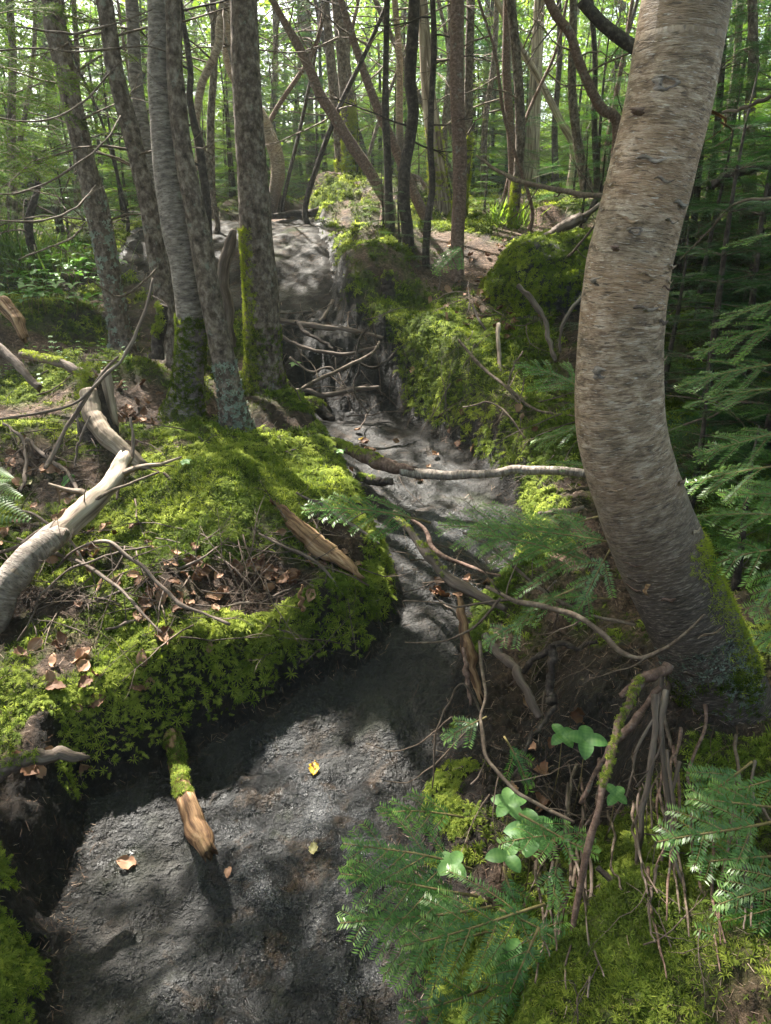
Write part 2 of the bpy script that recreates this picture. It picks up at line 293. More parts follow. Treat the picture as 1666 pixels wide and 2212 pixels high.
# ------------------------------------------------------------------ mesh builder
class MB:
    def __init__(s): s.V = []; s.F = []; s.n = 0; s.A = {}
    def add(s, V, Fs, **attrs):
        V = np.asarray(V, float).reshape(-1, 3); k = len(V)
        for Fa in (Fs if isinstance(Fs, list) else [Fs]): s.F.append(np.asarray(Fa, np.int64) + s.n)
        for a in set(s.A) | set(attrs):
            if a not in s.A: s.A[a] = []
            s.A[a].append((s.n, k, attrs.get(a)))
        s.V.append(V); s.n += k
    def build(s, name, m, parent=None, kind=None, smooth=True):
        V = np.concatenate(s.V) if s.V else np.zeros((0, 3))
        if parent is not None and parent.type == 'EMPTY': V = V - np.array(parent.location)
        elif parent is not None: V = V - np.array(parent['_o'])
        me = bpy.data.meshes.new(name); me.vertices.add(len(V)); me.vertices.foreach_set('co', V.astype(np.float32).ravel())
        sizes = np.concatenate([np.full(len(f), f.shape[1]) for f in s.F]); idx = np.concatenate([f.ravel() for f in s.F])
        me.loops.add(len(idx)); me.loops.foreach_set('vertex_index', idx.astype(np.int32))
        me.polygons.add(len(sizes)); me.polygons.foreach_set('loop_start', np.concatenate([[0], np.cumsum(sizes)[:-1]]).astype(np.int32))
        me.polygons.foreach_set('use_smooth', np.full(len(sizes), smooth))
        me.update(calc_edges=True)
        for a, parts in s.A.items():
            vec = a == 'bk'; arr = np.zeros((len(V), 3) if vec else len(V), np.float32)
            for st, k, val in parts:
                if val is not None: arr[st:st + k] = val
            at_ = me.attributes.new(a, 'FLOAT_VECTOR' if vec else 'FLOAT', 'POINT')
            at_.data.foreach_set('vector' if vec else 'value', arr.ravel())
        me.materials.append(m)
        o = bpy.data.objects.new(name, me); COL.objects.link(o)
        if parent is not None: o.parent = parent
        if kind: o['kind'] = kind
        return o
def tag(o, label=None, cat=None, group=None, kind=None):
    if label: o['label'] = label
    if cat: o['category'] = cat
    if group: o['group'] = group
    if kind: o['kind'] = kind
    return o
def empty(name, loc, label, cat, group=None):
    o = bpy.data.objects.new(name, None); COL.objects.link(o); o.location = tuple(float(c) for c in loc); o.empty_display_size = .1
    return tag(o, label, cat, group)
def centre(o):
    """put a single-mesh thing's origin at its base"""
    me = o.data; n = len(me.vertices); a = np.zeros(n * 3, np.float32); me.vertices.foreach_get('co', a); a = a.reshape(-1, 3)
    c = np.array([(a[:, 0].min() + a[:, 0].max()) / 2, (a[:, 1].min() + a[:, 1].max()) / 2, a[:, 2].min()])
    me.vertices.foreach_set('co', (a - c).astype(np.float32).ravel()); o.location = c.tolist(); me.update(); return o
def dup(root, loc, rz=0, sc=1, label=None, group=None, tilt=(0, 0)):
    r = root.copy(); COL.objects.link(r); r.location = tuple(float(c) for c in loc); r.rotation_euler = (tilt[0], tilt[1], rz); r.scale = (sc, sc, sc)
    if label: r['label'] = label
    if group: r['group'] = group
    for ch in list(root.children):
        c = ch.copy(); COL.objects.link(c); c.parent = r
    return r

def catmull(P, n):
    P = np.asarray(P, float)
    if len(P) < 3:
        t = np.linspace(0, 1, n)[:, None]; return P[0] * (1 - t) + P[-1] * t
    Q = np.vstack([2 * P[0] - P[1], P, 2 * P[-1] - P[-2]]); seg = len(P) - 1
    tt = np.linspace(0, seg - 1e-6, n); i = tt.astype(int); f = (tt - i)[:, None]
    a, b, c, d = Q[i], Q[i + 1], Q[i + 2], Q[i + 3]
    return .5 * ((2 * b) + (-a + c) * f + (2 * a - 5 * b + 4 * c - d) * f ** 2 + (-a + 3 * b - 3 * c + d) * f ** 3)
def tube(mb, P, r, seg=8, bump=0.0, bfreq=8.0, seed=0, n=None, splinter=0.0, flat=1.0, **attrs):
    """tapered tube through points P with radii r; returns centre line, radii, frames"""
    P = np.asarray(P, float); r = np.asarray(r, float) * np.ones(len(P))
    if n: Q = catmull(np.c_[P, r], n); P, r = Q[:, :3], np.maximum(Q[:, 3], 1e-4)
    T = np.gradient(P, axis=0); T /= np.linalg.norm(T, axis=1, keepdims=True) + 1e-12
    a = np.array([0, 1, 0]) if abs(T[0] @ np.array([0, 1, 0])) < .9 else np.array([1, 0, 0])
    U = np.zeros_like(P); W = np.zeros_like(P); u = np.cross(T[0], a); u /= np.linalg.norm(u)
    for k in range(len(P)):
        u = u - T[k] * (u @ T[k]); u /= np.linalg.norm(u) + 1e-12; U[k] = u; W[k] = np.cross(T[k], u)
    th = np.linspace(0, 2 * np.pi, seg, endpoint=False); L = np.concatenate([[0], np.cumsum(np.linalg.norm(np.diff(P, axis=0), axis=1))])
    c, s_ = np.cos(th)[None, :, None], np.sin(th)[None, :, None]
    R_ = r[:, None, None] * np.ones((1, seg, 1))
    bk = np.concatenate([R_ * c, R_ * s_, np.broadcast_to(L[:, None, None], (len(P), seg, 1))], -1)
    if bump:
        nz = noise(bk * bfreq * np.array([1, 1, .6]) + seed * 3.7, seed) + .5 * noise(bk * bfreq * 3 + seed, seed + 1); R_ = R_ * (1 + bump * nz[..., None])
    V = P[:, None, :] + R_ * (c * U[:, None, :] + s_ * W[:, None, :] * flat)
    if splinter:
        j = rng.uniform(-.3, 1, seg) * splinter; V[-1] = V[-1] + T[-1] * j[:, None]; V[-1] = V[-1] * 1
    k = np.arange(len(P) - 1)[:, None] * seg; q = np.arange(seg)[None, :]; q2 = (q + 1) % seg
    Fq = np.stack([k + q, k + q2, k + seg + q2, k + seg + q], -1).reshape(-1, 4)
    n0 = len(P) * seg; V = np.vstack([V.reshape(-1, 3), P[0], P[-1] - T[-1] * splinter * .5])
    qq = np.arange(seg); c0 = np.stack([(qq + 1) % seg, qq, np.full(seg, n0)], -1); b0 = (len(P) - 1) * seg
    c1 = np.stack([b0 + qq, b0 + (qq + 1) % seg, np.full(seg, n0 + 1)], -1)
    bkf = np.vstack([bk.reshape(-1, 3), [0, 0, 0], [0, 0, L[-1]]]) + np.array([seed * 1.3 % 7, 0, seed * 2.1 % 11])
    at2 = {k_: (np.concatenate([np.repeat(v_(P), seg), [0, 0]]) if callable(v_) else v_) for k_, v_ in attrs.items()}
    mb.add(V, [Fq, c0, c1], bk=bkf, **at2)
    return P, r, U, W, T

def fronds(mb, P, Nn, size, tint, tmpl):
    """scatter a blade template: P n x 3, Nn normals, size n, tint n"""
    n = len(P); TV, TF = tmpl; K = len(TV)
    a = rng.normal(size=(n, 3)); Xx = np.cross(Nn, a); Xx /= np.linalg.norm(Xx, axis=1, keepdims=True) + 1e-9; Yy = np.cross(Nn, Xx)
    tv = TV[None] * size[:, None, None] * rng.uniform(.75, 1.25, (n, 1, 3))
    V = P[:, None] + tv[..., 0:1] * Xx[:, None] + tv[..., 1:2] * Yy[:, None] + tv[..., 2:3] * Nn[:, None]
    Fq = (TF[None] + (np.arange(n) * K)[:, None, None]).reshape(-1, TF.shape[1])
    # tip of the blades lighter than their foot
    tt = np.repeat(tint, K) + np.tile(TV[:, 2] * .25, n)
    mb.add(V.reshape(-1, 3), Fq, tint=tt)
def blades(nb, seed, rise=.45, tip=.2, w=.13, r0=.0, segs=2):
    g = np.random.default_rng(seed); V = []; Fq = []
    for k in range(nb):
        a = 2 * np.pi * k / nb + g.uniform(-.3, .3); d = np.array([math.cos(a), math.sin(a), 0]); s = np.array([-d[1], d[0], 0]); l = g.uniform(.7, 1.15)
        pts = [d * r0, d * .55 * l + [0, 0, rise * g.uniform(.7, 1.3)], d * l + [0, 0, tip * g.uniform(.3, 1.7)]]; ws = [w * .6, w, w * .12]
        b = len(V)
        for p, ww in zip(pts, ws): V += [p - s * ww, p + s * ww]
        for q in range(2): Fq.append([b + 2 * q, b + 2 * q + 1, b + 2 * q + 3, b + 2 * q + 2])
    return np.array(V), np.array(Fq)
T_FEATHER = blades(9, 1, .5, .1, .075)
T_TUFT = blades(6, 2, .55, .9, .07)
T_CARPET = blades(4, 3, .4, .5, .16)
def plume(seed, pairs=6):
    g = np.random.default_rng(seed); V = []; Fq = []
    def at_(t): return np.array([t, .06 * math.sin(t * 4 + seed), .42 * math.sin(t * 2.5) - .12 * t])
    def q(a, b_, w0, w1, s):
        k = len(V); V.extend([a - s * w0, a + s * w0, b_ + s * w1, b_ - s * w1]); Fq.append([k, k + 1, k + 2, k + 3])
    q(at_(0), at_(.55), .022, .02, np.array([0, 1.0, 0])); q(at_(.55), at_(1), .02, .008, np.array([0, 1.0, 0]))
    for k in range(pairs):
        t = .18 + .78 * k / pairs
        for sd in (1, -1):
            l = .30 * (1.1 - t * .75) * g.uniform(.8, 1.2); a = at_(t); d = np.array([.55, sd * .85, g.uniform(-.15, .25)]); q(a, a + d * l, .045, .012, np.array([.85, -sd * .5, 0]))
    V = np.array(V); V[:, 0] -= .2; return V, np.array(Fq)
T_PLUME = plume(3)
T_LICH = blades(5, 4, .25, .3, .3)
LEAFQ = (np.array([[0, 0, 0], [.5, .35, .05], [1, 0, -.05], [.5, -.35, .05]]), np.array([[0, 1, 2, 3]]))

# ------------------------------------------------------------------ ground
def ground_grid():
    rows = np.concatenate([np.linspace(-8, .3, 40)[:-1], np.geomspace(.3, 95, 920)])
    s = np.linspace(-1, 1, 760); y = rows[:, None] * np.ones((1, 760)); X = .62 * np.maximum(y, .3) + .8
    x = X * (s[None] * (1 + 1.6 * np.abs(s[None]) ** 5)); return x, y
gx, gy = ground_grid()
gz, gsd, gstep = H(gx.ravel(), gy.ravel(), parts=True)
gz = gz.reshape(gx.shape); gsd = gsd.reshape(gx.shape); gstep = gstep.reshape(gx.shape)
def moss_amount(x, y, sd):
    m = fbm2(x, y, 2.3, 3, 41) * .8 + fbm2(x, y, 9, 2, 43) * .5 + .24
    left = (x < -.05 * 0 + .1) & (y < 5)
    m = m + np.where((x < .35) & (y < 4.4), .08, 0)
    m = np.where((x > 1.2) & (y > 5) & (y < 7.5), m - .3, m)
    # litter floor round the reddish trunk, and the dark hollow under the near birch
    m = m - .9 * np.exp(-((x - .75) ** 2 + (y - 6.3) ** 2) / .55 ** 2)
    m = m - 1.0 * np.exp(-(((x - .55) / .42) ** 2 + ((y - 1.75) / .42) ** 2))
    m = m - .8 * np.exp(-(((x + .52) / .22) ** 2 + ((y - 2.35) / .13) ** 2))
    m = m + .55 * np.exp(-(((x - .42) / .16) ** 2 + ((y - .98) / .22) ** 2)) + .22 * ((x > .42) & (y < 1.45))
    for bx, by, br in BARE: m = m - .55 * np.exp(-((x - bx) ** 2 + ((y - by) * .8) ** 2) / br ** 2)
    m = m + .45 * np.exp(-(((x - .35) / .6) ** 2 + ((y - 4.9) / .6) ** 2))
    m = m + .5 * np.exp(-(((x + .55) / .55) ** 2 + ((y - 3.0) / .8) ** 2))
    m = m + .45 * np.exp(-(((x + .55) / .5) ** 2 + ((y - 1.85) / .25) ** 2))
    return np.clip(m * 1.6, 0, 1) * sstep(.015, .07, sd)
BARE = []
for u, v, ru in [(570, 1265, 70), (640, 1240, 50), (480, 1300, 60), (330, 1285, 70), (400, 1340, 60), (250, 1225, 60), (150, 1290, 60), (130, 1430, 50), (185, 1400, 40), (280, 885, 60), (330, 860, 40), (60, 990, 60), (180, 1010, 40), (700, 1150, 40), (760, 1200, 40), (90, 1560, 30), (60, 1690, 40), (560, 1120, 30), (230, 1530, 25), (460, 890, 30), (650, 900, 30), (60, 1140, 40)]:
    p_ = gnd(u, v); BARE.append((p_[0], p_[1], px2m(ru, p_)))
gm = moss_amount(gx, gy, gsd)
x_, y_ = gx, gy
fine = (fbm2(gx, gy, 42, 2, 51) * .013 + fbm2(gx, gy, 90, 1, 52) * .005) * np.clip(1.35 - gy * .22, .22, 1)
gz = gz + fine * np.where(gsd < 0, .8, 1.6)
nr, nc = gx.shape
idx = np.arange(nr * nc).reshape(nr, nc)
quads = np.stack([idx[:-1, :-1], idx[:-1, 1:], idx[1:, 1:], idx[1:, :-1]], -1).reshape(-1, 4)
qs = gsd[:-1, :-1].ravel(); qst = gstep[:-1, :-1].ravel(); qy = gy[:-1, :-1].ravel()
isrock = (qs < -.004) & (qst < .45) & (qy < 8.9)
def submesh(name, m, q, attrs):
    used = np.unique(q); mp = np.zeros(nr * nc, np.int64); mp[used] = np.arange(len(used))
    mb = MB(); V = np.stack([gx.ravel(), gy.ravel(), gz.ravel()], -1)[used]
    mb.add(V, mp[q], **{k: v.ravel()[used] for k, v in attrs.items()})
    return mb.build(name, m, kind='structure')
mud_shade = np.clip((1 - sstep(.04, .2, gsd + fbm2(gx, gy, 11, 2, 15) * .05)) * (gy < 9) + gstep * (gsd < .1) , 0, 1)
mud_shade = np.clip(mud_shade + 1.0 * np.exp(-(((gx - .58) / .36) ** 2 + ((gy - 1.72) / .34) ** 2)) + .8 * np.exp(-(((gx - 1.2) / .35) ** 2 + ((gy - 5.6) / .5) ** 2)), 0, 1)  # mud plus painted shade of the hollows under the birch and by the boulder
lit = sstep(-.2, .25, fbm2(gx, gy, 3, 3, 61))
go = submesh('ground', M['soil'], quads[~isrock], dict(moss=gm, litter=lit, mud_shade=mud_shade))
dry = sstep(2.6, 4.2, gy) * .5 + sstep(5.5, 7, gy) * .3
grime_dark = sstep(-.13, -.0, gsd + fbm2(gx, gy, 9, 3, 71) * .06)
grime_dark = np.clip(grime_dark + .9 * sstep(4.5, 4.8, gy) * (1 - sstep(5.8, 6.4, gy)) + .85 * np.exp(-(((gx - .02) / .34) ** 2 + ((gy - 2.3) / .42) ** 2)) + .8 * np.exp(-(((gx + .62) / .13) ** 2 + ((gy - 1.5) / .5) ** 2)), 0, 1)  # grime on the step, plus darker bed edges and two dark patches
ro = submesh('stream_bed', M['rock'], quads[isrock], dict(dry=dry, grime_dark=grime_dark))

# ------------------------------------------------------------------ moss and litter scattered over the ground
def cell_pick(n, weight, ymin, ymax):
    W_ = weight * ((gy > ymin) & (gy < ymax) & (np.abs(gx) < .62 * np.maximum(gy, .3) + 1.0))
    p = W_.ravel() / W_.sum(); k = rng.choice(nr * nc, n, p=p)
    r_, c_ = np.divmod(k, nc); r_ = np.minimum(r_, nr - 2); c_ = np.minimum(c_, nc - 2)
    a, b = rng.random(n), rng.random(n)
    def L_(g): return (g[r_, c_] * (1 - a) + g[r_, c_ + 1] * a) * (1 - b) + (g[r_ + 1, c_] * (1 - a) + g[r_ + 1, c_ + 1] * a) * b
    P = np.stack([L_(gx), L_(gy), L_(gz)], -1)
    e1 = np.stack([gx[r_, c_ + 1] - gx[r_, c_], gx[r_, c_] * 0, gz[r_, c_ + 1] - gz[r_, c_]], -1)
    e2 = np.stack([gx[r_ + 1, c_] - gx[r_, c_], gy[r_ + 1, c_] - gy[r_, c_], gz[r_ + 1, c_] - gz[r_, c_]], -1)
    Nn = np.cross(e1, e2); Nn /= np.linalg.norm(Nn, axis=1, keepdims=True); return P, Nn, L_(gm), L_(gsd)
mb = MB()
lip = np.exp(-((gsd - .09) / .06) ** 2) * (gy < 5)
P, Nn, mm, sd_ = cell_pick(95000, np.clip(gm * 1.1 - .25, 0, 1) + lip * 1.2 * (gm > .12), .5, 14)
Nu = Nn * .75 + np.array([0, -.12, .45]) + rng.normal(size=P.shape) * .22; Nu /= np.linalg.norm(Nu, axis=1, keepdims=True)
patch = fbm2(P[:, 0], P[:, 1], 4.5, 2, 81)
feather = (patch + .25 * rng.normal(size=len(P)) > -.12) | (np.abs(sd_ - .08) < .08)
size = (.008 + .0048 * P[:, 1]) * rng.uniform(.5, 1.5, len(P)) * (1 + .35 * patch)
tint = np.clip(.48 + .6 * fbm2(P[:, 0], P[:, 1], 4, 3, 83) + rng.normal(size=len(P)) * .13, 0, 1)
star = feather & (rng.random(len(P)) < .4); plm = feather & ~star
fronds(mb, P[star], Nu[star], size[star] * .95, tint[star], T_FEATHER)
Np = Nu[plm] + np.array([0, -.25, 0]) * 0; fronds(mb, P[plm], Np, size[plm] * 1.6, tint[plm], T_PLUME)
f2 = ~feather
fronds(mb, P[f2], Nu[f2], size[f2] * .8, tint[f2] * .8, T_TUFT)
tag(mb.build('moss_carpet', M['moss'], kind='stuff'), 'green feathery moss covering the banks and mounds beside the stream bed', 'moss')
mb = MB()
P, Nn, mm, sd_ = cell_pick(70000, np.clip(gm, 0, 1), .5, 16)
Nu = Nn + rng.normal(size=P.shape) * .35; Nu /= np.linalg.norm(Nu, axis=1, keepdims=True)
tint = np.clip(.45 + .4 * fbm2(P[:, 0], P[:, 1], 5, 2, 87) + rng.normal(size=len(P)) * .12, 0, 1)
fronds(mb, P, Nu, (.004 + .0032 * P[:, 1]) * rng.uniform(.7, 1.4, len(P)), tint, T_CARPET)
tag(mb.build('low_moss', M['moss_dark'], kind='stuff'), 'short dense moss mat lying under the feathery moss', 'moss')
# fallen needles, bark flakes
mb = MB()
P, Nn, mm, sd_ = cell_pick(60000, np.clip(1.05 - gm, 0, 1) * (gsd > -.02) + .05 * (gsd < 0) * (gy > 2.4), .5, 12)
Nu = Nn + rng.normal(size=P.shape) * .25; Nu /= np.linalg.norm(Nu, axis=1, keepdims=True)
NL = (np.array([[0, -.03, .03], [1, -.015, .10], [1, .02, .10], [0, .03, .03]]), np.array([[0, 1, 2, 3]]))
fronds(mb, P + Nn * .003, Nu, (.009 + .0055 * P[:, 1]) * rng.uniform(.4, 1.5, len(P)), rng.random(len(P)), NL)
tag(mb.build('needle_litter', M['needlelitter'], kind='stuff'), 'brown fallen needles and bark scraps strewn over the soil', 'litter')
#END_PART1
# ------------------------------------------------------------------ foliage builders (local frame: x along the twig, y sideways, z up)
def needle_quads(P, T, Nn, side, ln, wd, lift=.18, fwd=.45):
    S = np.cross(Nn, T) * side[:, None]
    D = S + T * fwd + Nn * (lift + rng.normal(size=(len(P), 1)) * .14); D /= np.linalg.norm(D, axis=1, keepdims=True)
    Wd = np.cross(D, Nn); Wd /= np.linalg.norm(Wd, axis=1, keepdims=True) + 1e-9
    l = (ln * rng.uniform(.8, 1.15, len(P)))[:, None]
    return np.stack([P, P + D * l * .45 + Wd * wd * .5, P + D * l, P + D * l * .45 - Wd * wd * .5], 1)
def bough(L, spacing, ln, wd, seed, droop=.25, spread=.55, pairs=7, sub=True):
    """returns (twig polylines, needle verts (n,4,3), needle tints)"""
    g = np.random.default_rng(seed); tw = []
    t = np.linspace(0, 1, 9); ax = np.stack([L * t, L * .04 * np.sin(t * 3 + g.uniform(0, 6)) , L * (.10 * t - droop * t ** 2)], -1); tw.append((ax, .0022 + L * .004, 0))
    for k in range(pairs):
        tk = .14 + .80 * (k + .5) / pairs
        for sd in (1, -1):
            if g.random() < .1: continue
            b = np.array([np.interp(tk + g.uniform(-.03, .03), t, ax[:, c]) for c in range(3)]); l = L * spread * (1.02 - tk) * g.uniform(.75, 1.2) + .015
            a = R(g.uniform(42, 60)); d = np.array([math.cos(a), sd * math.sin(a), 0])
            q = np.linspace(0, 1, 5)[:, None]; pl = b + d * l * q + np.array([.14 * l, 0, 0]) * q ** 2 + np.array([0, 0, l * (.10 * q - .35 * q ** 2).ravel()[0]]) + np.c_[q * 0, q * 0, l * (g.uniform(-.05, .12) * q - .22 * q ** 2)]
            tw.append((pl, .0010 + l * .003, 1))
            if sub and l > .10:
                for m in range(int(l / .055)):
                    for s2 in (1, -1):
                        if g.random() < .25: continue
                        tm = .25 + .65 * (m + .5) / max(1, int(l / .055)); b2 = np.array([np.interp(tm, q.ravel(), pl[:, c]) for c in range(3)])
                        l2 = l * .4 * (1.1 - tm) + .012; a2 = math.atan2(d[1], d[0]) + s2 * R(48); d2 = np.array([math.cos(a2), math.sin(a2), g.uniform(-.15, .1)])
                        tw.append((b2 + d2 * l2 * np.linspace(0, 1, 3)[:, None], .0012, 2))
    Ps, Ts, Sd, Tn = [], [], [], []
    for pl, r, lev in tw:
        d = np.linalg.norm(np.diff(pl, axis=0), axis=1); cum = np.concatenate([[0], np.cumsum(d)]); n = max(3, int(cum[-1] / spacing)); s = np.linspace(0 if lev else .22, 1, n) * cum[-1]
        p = np.stack([np.interp(s, cum, pl[:, c]) for c in range(3)], -1); T = np.gradient(p, axis=0); T /= np.linalg.norm(T, axis=1, keepdims=True) + 1e-9
        for sd in (1, -1):
            Ps.append(p + rng.normal(size=p.shape) * spacing * .15); Ts.append(T); Sd.append(np.full(n, sd)); Tn.append(np.clip(.35 + .5 * (s / cum[-1]) ** 3 + g.normal(size=n) * .08, 0, 1))
    P, T, Sd, Tn = map(np.concatenate, (Ps, Ts, Sd, Tn))
    Nn = np.array([0, 0, 1.0]) - T * T[:, 2:3]; Nn /= np.linalg.norm(Nn, axis=1, keepdims=True)
    return tw, needle_quads(P, T, Nn, Sd, ln, wd), Tn
def place_bough(st, nd, B, o, Rm, sc=1.0, seg=4, twigs=2, tshift=0.0):
    tw, Nq, Tn = B
    for pl, r, lev in tw:
        if lev < twigs or lev == 0: tube(st, (pl * sc) @ Rm.T + o, np.linspace(r, r * .35, len(pl)) * sc, seg)
    V = (Nq.reshape(-1, 3) * sc) @ Rm.T + o; n = len(Nq)
    nd.add(V, np.arange(n * 4).reshape(n, 4), tint=np.repeat(np.clip(Tn + tshift, 0, 1), 4))
def frame(x, up=(0, 0, 1)):
    x = np.array(x, float); x /= np.linalg.norm(x); up = np.array(up, float); y = np.cross(up, x); y /= np.linalg.norm(y) + 1e-9; return np.stack([x, y, np.cross(x, y)], 1)

# ------------------------------------------------------------------ trees
TREES = []
def surf_moss(mb, P, r, U, W, T, rngz, n, size, side=None, m='feather', drape=.3, tm=.45):
    """moss or lichen tufts on a tube between arc fractions rngz, optionally biased to a world direction"""
    t = rng.uniform(max(rngz[0], 0), rngz[1], n * 3); th = rng.uniform(0, 2 * np.pi, n * 3); i = t * (len(P) - 1); k = np.clip(i.astype(int), 0, len(P) - 2); f = (i - k)[:, None]
    c = P[k] * (1 - f) + P[k + 1] * f; rr = (r[k] * (1 - f[:, 0]) + r[k + 1] * f[:, 0])[:, None]
    o = np.cos(th)[:, None] * U[k] + np.sin(th)[:, None] * W[k]
    keep = np.ones(n * 3, bool)
    if side is not None: keep = rng.random(n * 3) < np.clip((o @ np.array(side, float)) * 1.7 - .15, 0.0, 1)
    keep &= fbm2(th * .9 + 3, c[:, 2] * 6, 1.0, 2, 91) + rng.normal(size=n * 3) * .15 > -.28
    sel = np.where(keep)[0][:n]; o = o[sel]; c = c[sel]; rr = rr[sel]
    Nn = o + np.array([0, 0, -drape]) + rng.normal(size=o.shape) * .25; Nn /= np.linalg.norm(Nn, axis=1, keepdims=True)
    fronds(mb, c + o * rr * .98, Nn, size * rng.uniform(.6, 1.4, len(sel)), np.clip(tm + rng.normal(size=len(sel)) * .16, 0, 1), {'feather': T_FEATHER, 'tuft': T_TUFT, 'lichen': T_LICH}[m])
def dead_branch_pts(o, d, L, g, n=7):
    p = [np.array(o, float)]; d = np.array(d, float)
    for k in range(n - 1):
        d = d + g.normal(size=3) * .16 + np.array([0, 0, -.05]); d /= np.linalg.norm(d); p.append(p[-1] + d * L / (n - 1))
    return np.array(p)
def dead_branch(mb, o, d, L, r, g, side=3, depth=1, seg=4):
    P = dead_branch_pts(o, d, L, g); tube(mb, P, np.linspace(r, r * .25, len(P)), seg)
    if depth:
        for k in range(side):
            i = g.integers(2, len(P) - 1); dd = P[i] - P[i - 1]; dd /= np.linalg.norm(dd) + 1e-9; dd = dd + g.normal(size=3) * .6
            dead_branch(mb, P[i], dd, L * g.uniform(.25, .5), r * .45, g, 2, depth - 1, 3)
def tree(name, label, cat, bark, pts, Y=None, seed=0, moss=None, top=8.0, crown=True, nbr=8, seg=12, bump=.07, bmat='twig', group=None, extend=True, lichen=None, flare=1.35, brh=(.3, 1.0), brl=.9):
    u0, v0 = pts[-1][0], pts[-1][1]
    if Y is None: base = gnd(u0, v0)
    else:
        base = at(u0, v0, Y); base[2] = Hs(base[0], base[1])
    Yb = base[1]
    P = [at(u, v, Yb) for u, v, w_ in pts]; r = [px2m(w_, p) / 2 for (u, v, w_), p in zip(pts, P)]
    P, r = P[::-1], r[::-1]                          # from the foot up
    if P[0][2] > base[2] + .05: P = [np.array([P[0][0], Yb, base[2]])] + P; r = [r[0] * 1.1] + r
    foot = P[0].copy(); foot[2] -= .10; P = [foot] + P; r = [r[0] * flare] + r
    r[1] *= (1 + flare) / 2 * .97
    nin = len(P)
    if extend:
        d = P[-1] - P[-3] if len(P) > 3 else P[-1] - P[-2]; d /= np.linalg.norm(d); q = P[-1].copy(); rr = r[-1]
        while q[2] < base[2] + top:
            d = d * .9 + np.array([0, 0, .13]) + rng.normal(size=3) * .02; d /= np.linalg.norm(d); q = q + d * .8; rr *= .93; P.append(q.copy()); r.append(rr)
    root = empty(name, base, label, cat, group)
    mb = MB(); n = max(14, int(len(P) * 5 if seg < 16 else len(P) * 9))
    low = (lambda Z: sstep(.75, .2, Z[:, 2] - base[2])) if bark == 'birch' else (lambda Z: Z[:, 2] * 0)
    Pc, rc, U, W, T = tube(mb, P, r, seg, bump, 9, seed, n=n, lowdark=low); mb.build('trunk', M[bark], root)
    g = np.random.default_rng(seed + 100)
    for b in range(nbr):
        k = int(np.interp(g.uniform(*brh), [0, 1], [len(Pc) * .12, len(Pc) * .75])); a = g.uniform(0, 2 * np.pi)
        d = np.cos(a) * U[k] + np.sin(a) * W[k] + np.array([0, 0, g.uniform(-.1, .25)])
        mb = MB(); dead_branch(mb, Pc[k], d, g.uniform(.4, 1.3) * brl * (1 + Yb * .05), .004 + .0007 * Yb, g, 4, 1); mb.build('branch', M[bmat], root)
    if moss:
        for (a, b, nn, sz, side, kind, tm) in moss:
            mb = MB(); L_ = np.array([a, b]); zz = Pc[:, 2] - base[2]; fr = np.interp(L_, zz, np.linspace(0, 1, len(Pc)))
            surf_moss(mb, Pc, rc, U, W, T, fr, nn, sz, side, kind, .35, tm); mb.build('moss_sleeve' if kind != 'lichen' else 'lichen_patch', M['moss' if kind != 'lichen' else 'lichen'], root)
    if crown: TREES.append((root, Pc, rc))
    return root, Pc, rc, (U, W, T)

LW = (-1, -.3, 0)
birch, bP, bR, bF = tree('birch_tree', 'thick pale birch trunk close by on the right, bending over a green mossy foot', 'tree', 'birch',
    [(1485, -20, 186), (1465, 100, 184), (1447, 200, 182), (1400, 400, 180), (1376, 500, 178), (1355, 600, 180), (1340, 740, 181), (1340, 900, 184), (1358, 1000, 186), (1390, 1100, 188), (1430, 1200, 187), (1474, 1300, 187), (1518, 1400, 189), (1558, 1500, 194), (1598, 1590, 206)],
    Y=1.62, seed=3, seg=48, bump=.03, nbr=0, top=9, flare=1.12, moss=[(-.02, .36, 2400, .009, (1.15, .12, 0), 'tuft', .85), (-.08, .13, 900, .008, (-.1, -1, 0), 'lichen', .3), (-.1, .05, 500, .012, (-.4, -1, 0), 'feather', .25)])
tree('birch_tree', 'grey birch trunk with peeling curls standing on the moss mound, left of centre', 'tree', 'grey_birch',
    [(347, -20, 58), (349, 100, 58), (351, 200, 60), (360, 300, 66), (373, 400, 72), (390, 500, 76), (402, 560, 72), (410, 640, 66), (414, 720, 62), (409, 800, 64), (402, 860, 74), (398, 900, 92)], seed=5, seg=20, bump=.04, nbr=4, top=8.5, brh=(.6, 1),
    moss=[(-.02, .55, 1700, .016, None, 'feather', .35)])
tree('fir_tree', 'rough fir trunk leaning out from behind the grey birch on the same mound', 'tree', 'fir_bark',
    [(372, -20, 34), (378, 150, 36), (392, 300, 38), (410, 400, 44), (430, 500, 48), (448, 600, 50), (465, 690, 48), (482, 770, 50), (498, 850, 54), (512, 920, 66)], seed=6, seg=16, bump=.09, nbr=4, moss=[(-.02, .35, 500, .014, None, 'lichen', .5)], brh=(.6, 1))
treeC = tree('fir_tree', 'stout straight trunk with golden moss down its left side, beside the stream', 'tree', 'fir_bark',
    [(526, -20, 60), (529, 100, 60), (533, 200, 62), (540, 300, 64), (547, 400, 66), (553, 500, 69), (562, 600, 74), (567, 700, 77), (570, 780, 80), (572, 850, 96)], Y=4.45, seed=8, seg=28, bump=.07, nbr=2, top=9, brh=(.5, 1),
    moss=[(.0, .95, 1500, .016, (-1, -.15, 0), 'feather', .8), (-.02, .4, 900, .016, None, 'feather', .3)])
